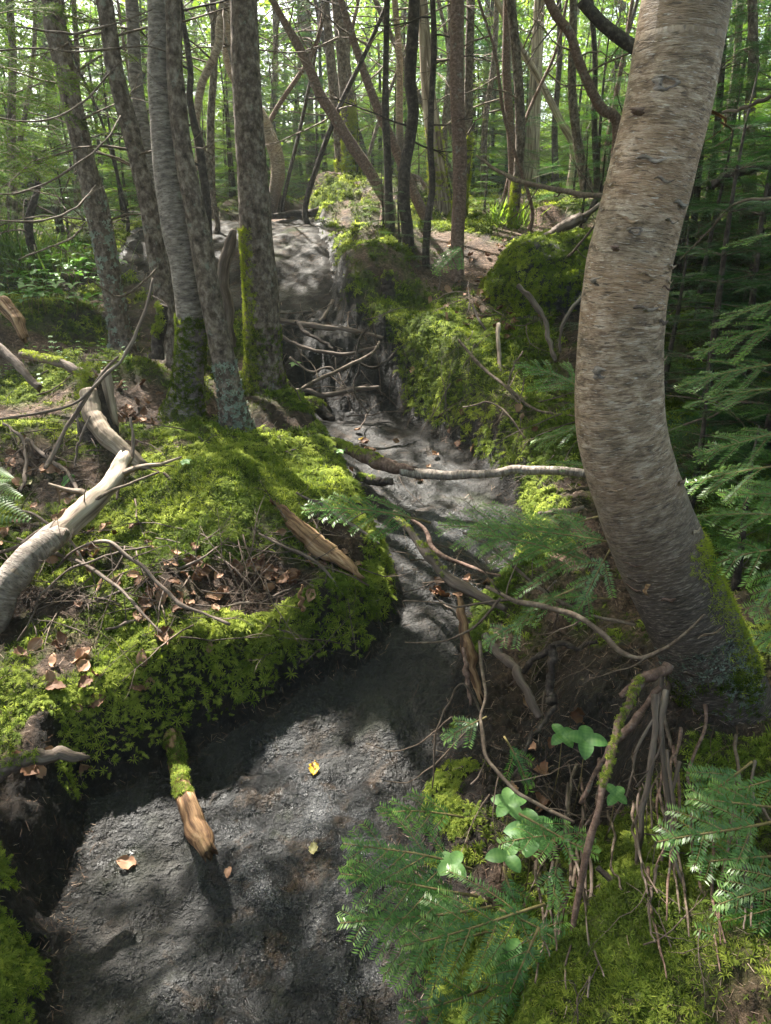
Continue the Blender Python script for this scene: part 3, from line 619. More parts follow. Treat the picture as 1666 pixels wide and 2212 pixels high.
tree('fir_tree', 'brown fir trunk leaning left with lichen, far left of the mound', 'tree', 'fir_bark',
    [(108, -20, 42), (118, 60, 42), (140, 150, 43), (158, 230, 44), (178, 320, 44), (197, 400, 45), (213, 480, 46), (228, 550, 44), (243, 630, 42), (256, 700, 46), (264, 745, 56)], Y=5.0, seed=9, seg=16, bump=.08, nbr=9, moss=[(0, 1.0, 300, .017, None, 'lichen', .5)], brl=1.2)
tree('broken_tree', 'snapped trunk showing a bare orange break, behind the left leaning fir', 'dead tree', 'fir_bark',
    [(205, 385, 26), (218, 430, 28), (228, 480, 28), (238, 530, 27), (246, 580, 27), (254, 630, 28), (262, 665, 32)], Y=5.9, seed=10, nbr=3, extend=False, crown=False)
tree('fir_tree', 'dark trunk with a torn wound half way up, between left fir and grey birch', 'tree', 'fir_bark',
    [(222, -20, 34), (235, 60, 35), (248, 150, 38), (266, 220, 38), (285, 290, 38), (302, 360, 38), (318, 430, 38), (333, 510, 42), (350, 600, 46), (365, 690, 50), (378, 760, 58)], Y=4.7, seed=11, seg=14, bump=.09, nbr=5)
tree('fir_tree', 'slender trunk almost hidden behind the grey birch at its left edge', 'tree', 'grey_birch',
    [(283, -20, 28), (289, 100, 28), (297, 200, 28), (312, 290, 29), (322, 360, 30), (338, 440, 34), (352, 540, 38), (362, 640, 42), (372, 720, 46)], Y=5.3, seed=12, seg=12, nbr=3)
tree('young_fir', 'thin dark crooked stem with hooked side branches, between grey birch and stout trunk', 'tree', 'dark_bark',
    [(386, -20, 12), (396, 50, 12), (405, 100, 13), (412, 160, 14), (410, 210, 15), (420, 270, 17), (430, 310, 17), (438, 370, 18), (446, 430, 19), (449, 500, 20), (452, 570, 21), (456, 640, 24)], Y=5.6, seed=13, seg=10, nbr=5, bmat='dark_bark', brl=.8, top=6)
tree('twisted_birch', 'pale twisted birch stem winding upward left of the stout trunk', 'tree', 'birch',
    [(478, 50, 22), (477, 75, 20), (468, 110, 17), (450, 150, 17), (437, 180, 17), (428, 225, 16), (424, 290, 13), (428, 340, 13), (416, 380, 13), (409, 430, 14), (404, 480, 16)], Y=7.2, seed=14, seg=10, nbr=2, top=4)
tree('birch_tree', 'bent birch stem bulging out to the right behind the stout trunk', 'tree', 'birch',
    [(487, 20, 24), (490, 90, 24), (500, 150, 24), (530, 200, 26), (566, 255, 28), (585, 300, 30), (598, 340, 31), (600, 385, 30), (590, 430, 27), (582, 470, 32)], Y=9.7, seed=15, seg=14, nbr=1, top=7)
tree('leaning_tree', 'dark trunk leaning down to the right across the bright gap over the slab', 'tree', 'red_bark',
    [(597, 15, 15), (622, 60, 17), (650, 110, 20), (672, 155, 21), (692, 205, 22), (718, 245, 23), (742, 285, 24), (768, 325, 24), (795, 365, 24), (818, 405, 25), (838, 440, 30)], Y=8.2, seed=16, nbr=5, top=6)
tree('fir_tree', 'grey trunk with bright moss foot, left one of the pair above the slab', 'tree', 'fir_bark',
    [(700, -20, 20), (712, 100, 20), (722, 200, 22), (732, 300, 22), (740, 390, 26)], Y=10.6, seed=17, nbr=5, moss=[(0, .5, 300, .04, None, 'feather', .8)])
tree('fir_tree', 'wide grey trunk with bright moss foot, right one of the pair above the slab', 'tree', 'fir_bark',
    [(728, -20, 30), (740, 100, 30), (748, 200, 30), (756, 300, 31), (765, 400, 40)], Y=10.0, seed=18, nbr=5, moss=[(0, .8, 500, .04, None, 'feather', .85)])
tree('leaning_tree', 'lean trunk slanting behind the thin upright stem near picture centre', 'tree', 'red_bark',
    [(740, 10, 15), (765, 90, 16), (790, 165, 18), (812, 225, 19), (836, 280, 20), (858, 330, 20), (880, 380, 21), (905, 440, 22), (935, 500, 24)], Y=8.4, seed=19, nbr=4, top=6)
tree('young_fir', 'thin straight dark stem rising from the bush beside the slab', 'tree', 'dark_bark',
    [(836, -20, 12), (834, 120, 13), (833, 250, 15), (838, 350, 17), (840, 430, 18), (845, 530, 22)], Y=6.9, seed=20, nbr=7, bmat='dark_bark')
tree('fir_tree', 'dark curving trunk wider than its neighbours, right of the thin straight stem', 'tree', 'dark_bark',
    [(896, -20, 24), (892, 80, 25), (886, 170, 25), (893, 240, 24), (884, 310, 25), (874, 370, 25), (873, 430, 25), (880, 500, 26), (883, 560, 28), (886, 625, 34)], Y=6.5, seed=21, seg=14, nbr=6, bmat='dark_bark')
tree('young_fir', 'bristly dark pole full of dead twig stubs, just left of the reddish trunk', 'tree', 'dark_bark',
    [(935, -20, 12), (938, 100, 13), (932, 220, 13), (930, 320, 14), (934, 400, 14), (924, 480, 16), (920, 560, 17), (924, 640, 19)], Y=6.3, seed=22, nbr=12, bmat='dark_bark', brl=.5)
tree('snag', 'pale barkless dead trunk glowing behind the bristly dark pole', 'dead tree', 'pale_wood',
    [(914, 20, 22), (920, 100, 28), (926, 200, 30), (937, 290, 34), (944, 370, 38), (948, 445, 48)], Y=9.0, seed=23, nbr=0, top=4, crown=False, moss=[(0, .8, 300, .03, None, 'feather', .7)])
tree('fir_tree', 'smooth reddish trunk standing on the brown litter right of the mossy bank', 'tree', 'red_bark',
    [(988, -20, 30), (987, 100, 30), (988, 220, 31), (993, 320, 31), (993, 420, 30), (989, 500, 29), (988, 600, 29), (987, 680, 30), (985, 735, 34)], Y=6.0, seed=24, seg=18, bump=.03, nbr=7, brh=(.5, 1), top=8.5)
tree('fir_tree', 'trunk with a yellow mossy foot seen just right behind the reddish trunk', 'tree', 'fir_bark',
    [(1018, -20, 18), (1014, 120, 19), (1012, 240, 20), (1008, 340, 20), (998, 420, 26), (990, 470, 34)], Y=8.8, seed=25, nbr=4, moss=[(0, .9, 500, .03, None, 'feather', .9)])
tree('fir_tree', 'pole right of the reddish trunk, touching its darker twin at the top', 'tree', 'red_bark',
    [(1098, -20, 20), (1096, 60, 20), (1094, 150, 19), (1100, 240, 19), (1106, 320, 20), (1110, 400, 22)], Y=9.4, seed=26, nbr=5)
tree('fir_tree', 'leaning stem with mossy foot on the sunny moss right of the reddish trunk', 'tree', 'fir_bark',
    [(1106, 20, 20), (1115, 110, 21), (1122, 210, 21), (1124, 310, 21), (1117, 400, 21), (1112, 470, 23), (1109, 528, 30)], Y=7.9, seed=27, seg=14, nbr=6, moss=[(0, .45, 250, .026, LW, 'feather', .85)])
tree('fir_tree', 'scaly grey trunk between the sunny moss and the big near birch', 'tree', 'fir_bark',
    [(1240, -20, 17), (1238, 80, 18), (1236, 190, 19), (1244, 280, 20), (1258, 360, 23), (1270, 425, 28)], Y=8.6, seed=28, nbr=6)
tree('leaning_tree', 'trunk slanting from upper left to the scaly grey trunk, top right', 'tree', 'pale_wood',
    [(1102, 60, 13), (1128, 110, 14), (1158, 160, 15), (1185, 210, 15), (1210, 260, 16), (1240, 320, 18)], Y=10.8, seed=29, nbr=3, top=5)
tree('leaning_tree', 'bent bare trunk leaning right behind the big near birch', 'tree', 'red_bark',
    [(1190, 10, 20), (1230, 70, 20), (1250, 130, 20), (1275, 190, 20), (1300, 235, 22), (1335, 280, 24)], Y=7.5, seed=30, nbr=6, top=6)
tree('leaning_tree', 'thick dark dead trunk slanting behind the top of the near birch', 'dead tree', 'dark_bark',
    [(1255, 0, 24), (1300, 50, 26), (1350, 90, 28), (1420, 130, 30), (1500, 175, 30)], Y=6.3, seed=31, nbr=8, crown=False, extend=False)
tree('snag', 'whitish dead trunk far behind, between the two upright poles', 'dead tree', 'pale_wood',
    [(1165, 20, 24), (1160, 120, 26), (1155, 220, 28), (1150, 330, 32)], Y=13.0, seed=32, nbr=2, crown=False)
tree('young_fir', 'low curving bare stem in the shade at the left edge', 'tree', 'dark_bark',
    [(75, 330, 10), (82, 400, 12), (72, 440, 15), (62, 480, 17), (68, 530, 18), (90, 580, 20), (125, 625, 22), (150, 660, 24)], Y=6.6, seed=33, nbr=3, top=2, crown=False, extend=False)
tree('young_fir', 'dark stem sloping down right in the shade behind the leaning fir', 'tree', 'dark_bark',
    [(120, 440, 16), (135, 510, 18), (160, 570, 20), (185, 620, 22), (210, 660, 26)], Y=7.5, seed=34, nbr=2, crown=False, extend=False)
# more standing trees among the others
for k, (u, vb, w_, lean, Y, bark, lab) in enumerate([
    (458, 470, 18, 2, 9.5, 'fir_bark', 'greyish upright trunk far back between the twisted stem and stout trunk'),
    (590, 420, 14, 3, 14, 'fir_bark', 'faint thin trunk far back over the slab, left of the leaning trunk'),
    (672, 410, 13, -8, 15, 'fir_bark', 'faint far trunk just left of the mossy footed pair'),
    (870, 440, 17, -18, 9.2, 'birch', 'light birch stem just left of the dark curving trunk'),
    (962, 430, 13, 10, 12, 'fir_bark', 'far pole in the gap left of the reddish trunk'),
    (1045, 420, 14, 30, 12, 'fir_bark', 'far crooked pole right of the reddish trunk'),
    (1068, 380, 12, -3, 16, 'dark_bark', 'thin far pole between the reddish trunk and the two upright poles'),
    (1200, 380, 14, 8, 12, 'dark_bark', 'dark far pole just left of the scaly grey trunk'),
    (1290, 400, 14, -14, 9.5, 'dark_bark', 'dark thin pole squeezed against the left edge of the near birch'),
    (1620, 420, 26, 6, 7.0, 'fir_bark', 'trunk in deep shade at the upper right corner'),
    (1570, 400, 20, 30, 9.5, 'fir_bark', 'trunk seen right beside the top of the near birch'),
    (30, 560, 20, -10, 8.4, 'fir_bark', 'shaded trunk at the very left edge'),
    (170, 560, 14, -12, 9.5, 'fir_bark', 'thin far trunk behind the left leaning fir'),
    (640, 430, 12, 6, 17, 'fir_bark', 'thinnest far trunk in the bright gap over the slab'),
    (1010, 400, 12, -20, 17, 'fir_bark', 'far slanting pole half covered by the reddish trunk'),
    (1500, 430, 22, 10, 11, 'fir_bark', 'far trunk right behind the upper bend of the near birch')]):
    tree('fir_tree', lab, 'tree', bark, [(u + lean, -20, w_ * .8), (u + lean * .6 + 4, 130, w_ * .85), (u + lean * .2 - 3, 270, w_ * .95), (u, vb, w_ * 1.15)], Y=Y, seed=50 + k, seg=8, nbr=4)

g = np.random.default_rng(44)
for k in range(22):
    Y = g.uniform(7.5, 13.5); u = g.uniform(430, 1330) if k < 16 else g.uniform(-20, 330); ln = g.choice([-1, 1]) * g.uniform(40, 190); vb = 440 - 10 * (Y - 8) + g.uniform(-10, 20); w_ = g.uniform(7, 13)
    tree('leaning_tree', 'thin leaning stem with bare twigs in the tangle behind the main trunks', 'tree', ['dark_bark', 'fir_bark', 'red_bark'][k % 3],
         [(u + ln, -20, w_ * .7), (u + ln * .75 + g.uniform(-15, 15), 110, w_ * .8), (u + ln * .35 + g.uniform(-18, 18), 260, w_ * .9), (u, vb, w_)], Y=Y, seed=500 + k, seg=6, nbr=8, group='thin leaning stems of the tangle', crown=False, top=5.5, brl=1.1)
# curls of bark and scars on the near birch
def curl(o, d, L, w_, m, parent, up=(0, 0, 1)):
    mb = MB(); d = np.array(d, float); d /= np.linalg.norm(d); up = np.array(up, float); s_ = np.cross(d, up); s_ /= np.linalg.norm(s_); n = 10; V = []
    for k in range(n):
        t = k / (n - 1); a = t * 3.4; p = o + d * L * math.sin(a) * .45 - up * L * t * .8 + s_ * L * .1 * math.sin(5 * t)
        for e in (-1, 1):
            for th in (0, .0018): V.append(p + s_ * e * w_ * (.5 - .2 * t) * (1 + .3 * math.sin(k * 2.1 + e)) + d * th)
    Fq = []
    for k in range(n - 1):
        b = 4 * k
        Fq += [[b, b + 2, b + 6, b + 4], [b + 1, b + 5, b + 7, b + 3], [b, b + 4, b + 5, b + 1], [b + 2, b + 3, b + 7, b + 6]]
    mb.add(np.array(V), np.array(Fq), bk=np.array(V)); mb.build('bark_curl', M[m], parent)
curl(at(1532, 240, 1.66), (1, -.3, .1), .075, .030, 'orange_wood', birch)
curl(at(1556, 265, 1.64), (1, -.4, 0), .055, .022, 'red_bark', birch)
curl(at(1402, 1262, 1.50), (-.6, -1, 0), .04, .010, 'orange_wood', birch)
curl(at(1378, 232, 1.54), (-.3, -1, .2), .018, .03, 'red_bark', birch)
curl(at(1330, 530, 1.52), (-.3, -1, .2), .014, .02, 'red_bark', birch)
curl(at(1290, 600, 1.52), (-1, -.6, .2), .02, .02, 'grey_birch', birch)
for (u, v, s) in [(1440, 195, .03), (1302, 800, .026), (1375, 500, .02)]:      # knots
    k = np.argmin(np.linalg.norm(bP - at(u, v, 1.6), axis=1)); dr = np.array([0, 0, CAMZ]) - bP[k]; dr += np.array([.05, 0, 0]) + bF[0][k] * 0; T_ = bF[2][k]; dr -= T_ * (dr @ T_); dr /= np.linalg.norm(dr)
    px = (at(u, v, 1.6) - bP[k])[0] * 1.0; sx = np.cross(T_, dr); o_ = bP[k] + sx * px * .8 + dr * math.sqrt(max(bR[k] ** 2 - (px * .8) ** 2, 0)) * .97
    mb = MB(); nu, nv = 22, 7; V = []
    for j in range(nv):
        rr_ = j / (nv - 1); z = .0075 * math.exp(-((rr_ - .55) / .22) ** 2) - .004 * (1 - rr_) - .006 * rr_ ** 4
        for i in range(nu):
            a = 2 * math.pi * i / nu; wob = 1 + .18 * math.sin(a * 3 + u) + .08 * math.sin(a * 7); V.append(o_ + sx * math.cos(a) * s * rr_ * wob + T_ * math.sin(a) * s * .6 * rr_ * wob + dr * z)
    Fq = [[j * nu + i, j * nu + (i + 1) % nu, (j + 1) * nu + (i + 1) % nu, (j + 1) * nu + i] for j in range(nv - 1) for i in range(nu)]
    mb.add(np.array(V), np.array(Fq), bk=np.array(V) * 1.0)
    mb.build('knot', M['grey_birch'], birch)

def flake(k, ang, wa, hh, lift, m, seed):
    U_, W_, T_ = bF[0][k], bF[1][k], bF[2][k]; V = []; n_ = 8; g = np.random.default_rng(seed)
    for i in range(n_):
        t = i / (n_ - 1); a = ang + wa * (t - .5); rr = bR[k] * 1.012 + lift * t ** 2.5 + .0008; d = np.cos(a) * U_ + np.sin(a) * W_; j = g.uniform(.6, 1.1) * math.sin(math.pi * (t * .8 + .12)) * hh
        for e in (-1, 1):
            for th in (0, .0009): V.append(bP[k] + d * (rr + th) + T_ * (e * j + .004 * math.sin(i)))
    Fq = []
    for i in range(n_ - 1):
        b = 4 * i; Fq += [[b, b + 4, b + 6, b + 2], [b + 1, b + 3, b + 7, b + 5], [b, b + 1, b + 5, b + 4], [b + 2, b + 6, b + 7, b + 3]]
    mb = MB(); V = np.array(V); mb.add(V, np.array(Fq), bk=V); mb.build('bark_flake', M[m], birch)
g = np.random.default_rng(12); cdir = None
for i in range(26):
    k = g.integers(int(len(bP) * .12), int(len(bP) * .5)); dv = np.array([0, 0, CAMZ]) - bP[k]; a0 = math.atan2(dv @ bF[1][k], dv @ bF[0][k])
    flake(k, a0 + g.uniform(-1.3, 1.3), g.uniform(.2, .7), g.uniform(.0015, .007), g.uniform(.002, .009), ['birch', 'red_bark', 'grey_birch', 'birch', 'grey_wood'][i % 5], i)
# roots of the near birch reaching down the bank
def limb(name, label, cat, m, pts, w_, Y=None, lift=0.0, seg=8, bump=.12, n=26, group=None, parts=None, splinter=0, seed=0, mossn=0, side=0, mosst=.5, tuftsz=.013, kindm='moss', sleeve=None):
    """fallen log / stick / root following picture points; Y: per-point or end depths, None = lies on the ground"""
    m_ = len(pts); uv = np.array([p[:2] for p in pts], float)
    ws = np.interp(np.arange(m_), np.linspace(0, m_ - 1, len(w_)), w_) if isinstance(w_, (list, tuple)) else np.full(m_, w_)
    if Y is None: Y = [gnd(*pts[0][:2])[1], gnd(*pts[-1][:2])[1]]
    Ys = np.interp(np.arange(m_), np.linspace(0, m_ - 1, len(Y)), Y)
    P = np.array([at(u, v, y) for (u, v), y in zip(uv, Ys)]); r = np.array([px2m(w, p) / 2 for w, p in zip(ws, P)])
    P[:, 2] += lift
    Q_ = catmull(np.c_[P, r], n); P, r = Q_[:, :3], np.maximum(Q_[:, 3], 5e-4); wob = noise(np.c_[np.arange(n) * .45, np.full(n, seed * 1.7), np.zeros(n)], seed)[:, None] * np.array([1, 0, 0]) + noise(np.c_[np.arange(n) * .45, np.full(n, seed * 1.7 + 50), np.zeros(n)], seed)[:, None] * np.array([0, .5, 1]); P = P + wob * (np.minimum(r[:, None], .008) * .6 + .0015); r = r * (1 + (.22 - .14 * (r > .02)) * noise(np.c_[np.arange(n) * .7, np.full(n, seed * 3.1), np.zeros(n)], seed + 2))
    n = n * 2
    mid = P[len(P) // 2]; lo = P[np.argmin(P[:, 2])]
    mb = MB(); Pc, rc, U, W, T = tube(mb, P, r, seg, bump * 1.5, 30, seed, n=n, splinter=splinter)
    g = np.random.default_rng(seed + 7)
    if mossn or side or sleeve:
        root = empty(name, lo, label, cat, group); mb.build('stem', M[m], root)
        for k in range(side):
            i = g.integers(3, len(Pc) - 2); d = T[i] * .6 + np.cos(k * 2.4) * U[i] + np.sin(k * 2.4) * W[i] + np.array([0, -.2, .1])
            mb = MB(); dead_branch(mb, Pc[i], d, max(.08, np.linalg.norm(P[-1] - P[0]) * g.uniform(.18, .4)), max(.0012, rc[i] * .42), g, 2, 1); mb.build('side_twig', M[m], root)
        if sleeve:
            k_ = int(len(Pc) * .5); mb = MB(); tube(mb, Pc[:k_], rc[:k_] * 1.05 + .0015, seg, bump * .8, 22, seed + 3, splinter=.05); mb.build('bark', M[sleeve], root)
        if mossn:
            mb = MB(); surf_moss(mb, Pc, rc, U, W, T, (0, .55), mossn, tuftsz, (0, -.2, 1), 'feather', -.1, mosst); mb.build('moss_tuft', M['moss'], root)
    else:
        root = mb.build(name, M[m]); tag(root, label, cat, group); centre(root)
    return root
D1 = dict(seed=1)
limb('root', 'thick bare root arching left from the foot of the near birch', 'root', 'red_bark', [(1450, 1440), (1400, 1462), (1370, 1475), (1338, 1500)], [24, 22, 18, 12], (1.42, 1.38), seed=1)
limb('root', 'long mossy root running down the bank from the near birch, longest of them', 'root', 'red_bark', [(1385, 1465), (1360, 1510), (1335, 1570), (1318, 1640), (1300, 1720), (1272, 1830), (1250, 1950), (1228, 2090)], [15, 18, 19, 17, 15, 13, 8], (1.36, 1.22, 1.08, .98), seed=2, mossn=160, tuftsz=.006)
limb('root', 'root crossing behind the long mossy root toward the round leaves', 'root', 'red_bark', [(1430, 1480), (1390, 1540), (1330, 1600), (1285, 1670), (1255, 1740)], [14, 15, 13, 9], (1.4, 1.3), seed=3)
limb('root', 'thin root hanging straight down right of the long mossy root', 'root', 'grey_wood', [(1410, 1500), (1412, 1580), (1402, 1680), (1385, 1790), (1378, 1900), (1382, 2010)], [15, 13, 12, 8], (1.36, 1.12), seed=4)
limb('root', 'pair of slim roots hanging close under the near birch trunk', 'root', 'grey_wood', [(1440, 1490), (1430, 1560), (1436, 1660), (1448, 1760), (1470, 1880), (1520, 2010), (1545, 2150)], [12, 12, 10, 8], (1.38, 1.04), seed=5, side=2)
limb('fallen_branch', 'dark stout branch lying down the mossy slope at the lower right', 'branch', 'dark_bark', [(1290, 1870), (1330, 1920), (1375, 1975), (1405, 2040), (1440, 2100), (1475, 2212)], [14, 22, 26, 24, 20], (1.12, .92), seed=6, side=2)
limb('fallen_branch', 'pale lichen specked twig slanting over the lower right mossy slope', 'branch', 'grey_wood', [(1470, 1640), (1440, 1740), (1430, 1850), (1390, 1960), (1340, 2080), (1280, 2212)], [10, 9, 8, 8], (1.3, .95), seed=7, side=2)
limb('fallen_branch', 'thin brown shoot running beside the right roots to the bottom edge', 'branch', 'grey_wood', [(1560, 1650), (1600, 1750), (1460, 1800), (1480, 1950), (1540, 2090), (1590, 2230)][:0] or [(1440, 1620), (1455, 1720), (1452, 1830), (1490, 1960), (1520, 2090), (1555, 2230)], [7, 8, 7], (1.2, .88), seed=8)

# fallen wood, left bank
big_log = limb('fallen_log', 'bleached curved log lying across the lower left bank, its near end grey barked', 'log', 'pale_wood', [(-30, 1390), (5, 1310), (40, 1250), (90, 1195), (150, 1150), (205, 1100), (245, 1050), (268, 1005)], [60, 57, 54, 49, 42, 30], (2.12, 2.25, 2.55, 2.85), seed=10, seg=22, bump=.10, lift=.03, side=2, sleeve='grey_birch', splinter=.02)
limb('broken_log', 'bleached arched log fallen off the shattered stump toward the mound', 'log', 'pale_wood', [(190, 845), (197, 885), (212, 920), (238, 950), (268, 975), (305, 1003)], [36, 40, 42, 40, 34, 26], (3.35, 3.2, 3.1), seed=11, seg=16, bump=.07, splinter=.04)
st = empty('stump', at(205, 890, 3.55), 'shattered hollow stump with jagged orange splinters on the left bank', 'stump')
mb = MB(); tube(mb, [at(215, 960, 3.5) - [0, 0, .15], at(212, 900, 3.5), at(208, 850, 3.5), at(205, 815, 3.5)], [.10, .088, .075, .07], 18, .16, 12, 4, n=12, splinter=.05); mb.build('stump_wall', M['dark_bark'], st)
mb = MB()
for k in range(11):
    a = k * .57; b = at(208, 828, 3.5) + np.array([math.cos(a) * .055, math.sin(a) * .055, 0]); hh = random.uniform(.03, .10)
    tube(mb, [b - [0, 0, .06], b + [0, 0, hh * .5], b + [math.cos(a) * .012, 0, hh]], [.014, .011, .002], 5, .2, 30, k)
mb.build('splinter', M['orange_wood'], st)
mb = MB(); tube(mb, [at(228, 800, 3.42), at(238, 860, 3.38), at(250, 915, 3.35)], [.022, .025, .012], 8, .25, 20, 5, n=10, splinter=.03); mb.build('bark_strip', M['pale_wood'], st)
mb = MB(); Pn = np.array([at(185, 800 + 12 * k, 3.43) for k in range(9)]); n = 260; q = Pn[rng.integers(0, 9, n)] + rng.normal(size=(n, 3)) * .018
fronds(mb, q, np.tile([-.3, -.8, .3], (n, 1)) + rng.normal(size=(n, 3)) * .3, np.full(n, .016), rng.uniform(.5, .9, n), T_FEATHER); mb.build('moss_tuft', M['moss'], st)
limb('stub_log', 'mossy rotten log stub poking out of the bank over the wet rock', 'log', 'orange_wood', [(362, 1560), (383, 1635), (393, 1690), (405, 1740), (425, 1790), (452, 1838)], [44, 38, 36, 44, 52, 34], (1.98, 1.66, 1.43), seed=12, seg=16, bump=.1, splinter=.035, mossn=420, mosst=.35, tuftsz=.011)
limb('fallen_log', 'short grey mossy log lying at the left edge above the rock', 'log', 'grey_wood', [(-30, 1700), (20, 1672), (70, 1652), (125, 1645), (180, 1648)], [44, 38, 32, 28, 18], (1.42, 1.5), seed=13, seg=12, bump=.12, splinter=.02, mossn=90, tuftsz=.009, lift=.02)
limb('split_log', 'split orange rotten root log low on the right flank of the mound', 'log', 'orange_wood', [(600, 1110), (640, 1145), (690, 1185), (735, 1220), (778, 1252)], [26, 40, 44, 34, 12], (2.72, 2.52), seed=14, seg=14, bump=.16, splinter=.03, lift=.02)
limb('fallen_log', 'curved hollow shell of wood leaning at the left edge, higher up', 'log', 'orange_wood', [(-25, 640), (10, 662), (35, 690), (52, 725)], [34, 32, 30, 20], (4.7, 4.5), seed=15, seg=12, bump=.15, splinter=.04)
limb('fallen_log', 'grey pole slanting down from the left edge toward the stump', 'log', 'grey_wood', [(-20, 740), (20, 770), (50, 800), (85, 840)], [24, 22, 18, 14], (4.0, 3.8), seed=16, bump=.1, splinter=.02)
limb('fallen_log', 'mossy pole lying level behind the stump on the left bank', 'log', 'grey_wood', [(45, 768), (90, 775), (130, 785), (165, 800), (205, 815)], [14, 16, 18, 20, 18], (4.05, 3.75), seed=17, mossn=60, tuftsz=.02, mosst=.8)
limb('driftwood_snag', 'bare upright crooked snag leaning against the stout trunk', 'dead tree', 'grey_wood', [(507, 495), (495, 535), (483, 580), (484, 620), (493, 660), (494, 710), (497, 750)], [14, 26, 26, 28, 24, 26, 30], (4.75, 4.75), seed=18, seg=12, bump=.1)
limb('mossy_snag', 'short post wrapped in green moss behind the grey birch foot', 'stump', 'dark_bark', [(352, 660), (348, 700), (342, 740), (340, 775)], [22, 24, 26, 30], (4.3, 4.3), seed=19, seg=10, mossn=420, tuftsz=.018, mosst=.6)
# sticks of the left bank
limb('dead_branch', 'long lichen grey branch sweeping down left over the stump', 'branch', 'grey_wood', [(330, 600), (320, 655), (300, 700), (285, 740), (265, 775), (230, 805), (205, 835), (165, 870), (100, 890), (0, 905), (-60, 912)], [5, 7, 8, 8, 8, 7, 6, 5, 4], (3.5, 3.2, 2.9), seed=20, side=2)
limb('dead_branch', 'branch hanging in an arc from the stump with a blunt tip', 'branch', 'grey_wood', [(255, 770), (215, 815), (185, 860), (150, 915), (125, 960), (105, 1000), (95, 1010)], [5, 6, 8, 9, 10, 9, 6], (3.3, 2.95), seed=21)
limb('dead_branch', 'short grey twig dangling between the arched log and the hanging arc branch', 'branch', 'grey_wood', [(195, 900), (175, 940), (165, 975), (162, 1010)], [5, 6, 5], (3.1, 3.0), seed=22)
limb('dead_branch', 'grey twig curving past the arched log down to the bleached log', 'branch', 'grey_wood', [(283, 900), (287, 950), (280, 1000), (262, 1040), (250, 1080)], [7, 7, 6], (3.0, 2.75), seed=23)
limb('dead_branch', 'stick lying from the left edge up across the bleached curved log', 'branch', 'twig', [(-30, 1215), (40, 1195), (85, 1165), (165, 1120), (230, 1085), (290, 1055), (345, 1035)], [7, 10, 10, 9, 7, 5], (2.35, 2.7), seed=24, side=2, lift=.03)
limb('dead_branch', 'forked drooping root twig on the moss front of the mound, left prong', 'branch', 'grey_wood', [(462, 1080), (475, 1110), (488, 1150), (497, 1195), (498, 1250)], [12, 11, 10, 9, 7], (2.85, 2.55), seed=25, lift=.03)
limb('dead_branch', 'forked drooping root twig on the moss front of the mound, right prong', 'branch', 'grey_wood', [(480, 1120), (520, 1150), (553, 1190), (568, 1230), (582, 1290)], [9, 9, 8, 7, 5], (2.82, 2.48), seed=26, lift=.03)
limb('dead_branch', 'long brushy dead branch lying on the moss below the bleached log', 'branch', 'grey_wood', [(120, 1255), (165, 1210), (230, 1195), (300, 1240), (350, 1290), (410, 1335), (500, 1375)], [4, 6, 7, 9, 9, 6], (2.35, 2.05), seed=27, side=7, lift=.04)
limb('dead_branch', 'brushy twig lying left of the long brushy dead branch', 'branch', 'grey_wood', [(90, 1310), (150, 1255), (205, 1235), (260, 1215), (330, 1200)], [4, 6, 6, 4], (2.2, 2.4), seed=28, side=5, lift=.04)
limb('dead_branch', 'thin brown stick lying from the mound foot toward the split log', 'branch', 'twig', [(355, 1035), (400, 1075), (450, 1098), (520, 1115), (600, 1140)], [6, 7, 8, 5], (2.95, 2.75), seed=29, side=1, lift=.03)
limb('dead_branch', 'pale straight twig stub sticking up at the right of the mossy lip', 'branch', 'orange_wood', [(655, 1320), (650, 1290), (655, 1262)], [8, 9, 5], (2.2, 2.2), seed=30)
limb('dead_branch', 'whitish twig lying right of the drooping forked root twig', 'branch', 'grey_wood', [(590, 1300), (620, 1285), (660, 1268), (700, 1255)], [5, 6, 4], (2.35, 2.45), seed=31, lift=.02)
limb('dead_branch', 'knotty stick rising from the stout trunk foot over the black muddy step', 'branch', 'twig', [(540, 870), (590, 865), (640, 845), (690, 820), (740, 795), (800, 765), (820, 740)], [6, 9, 9, 9, 8, 7, 5], (4.1, 4.7), seed=32, side=3)
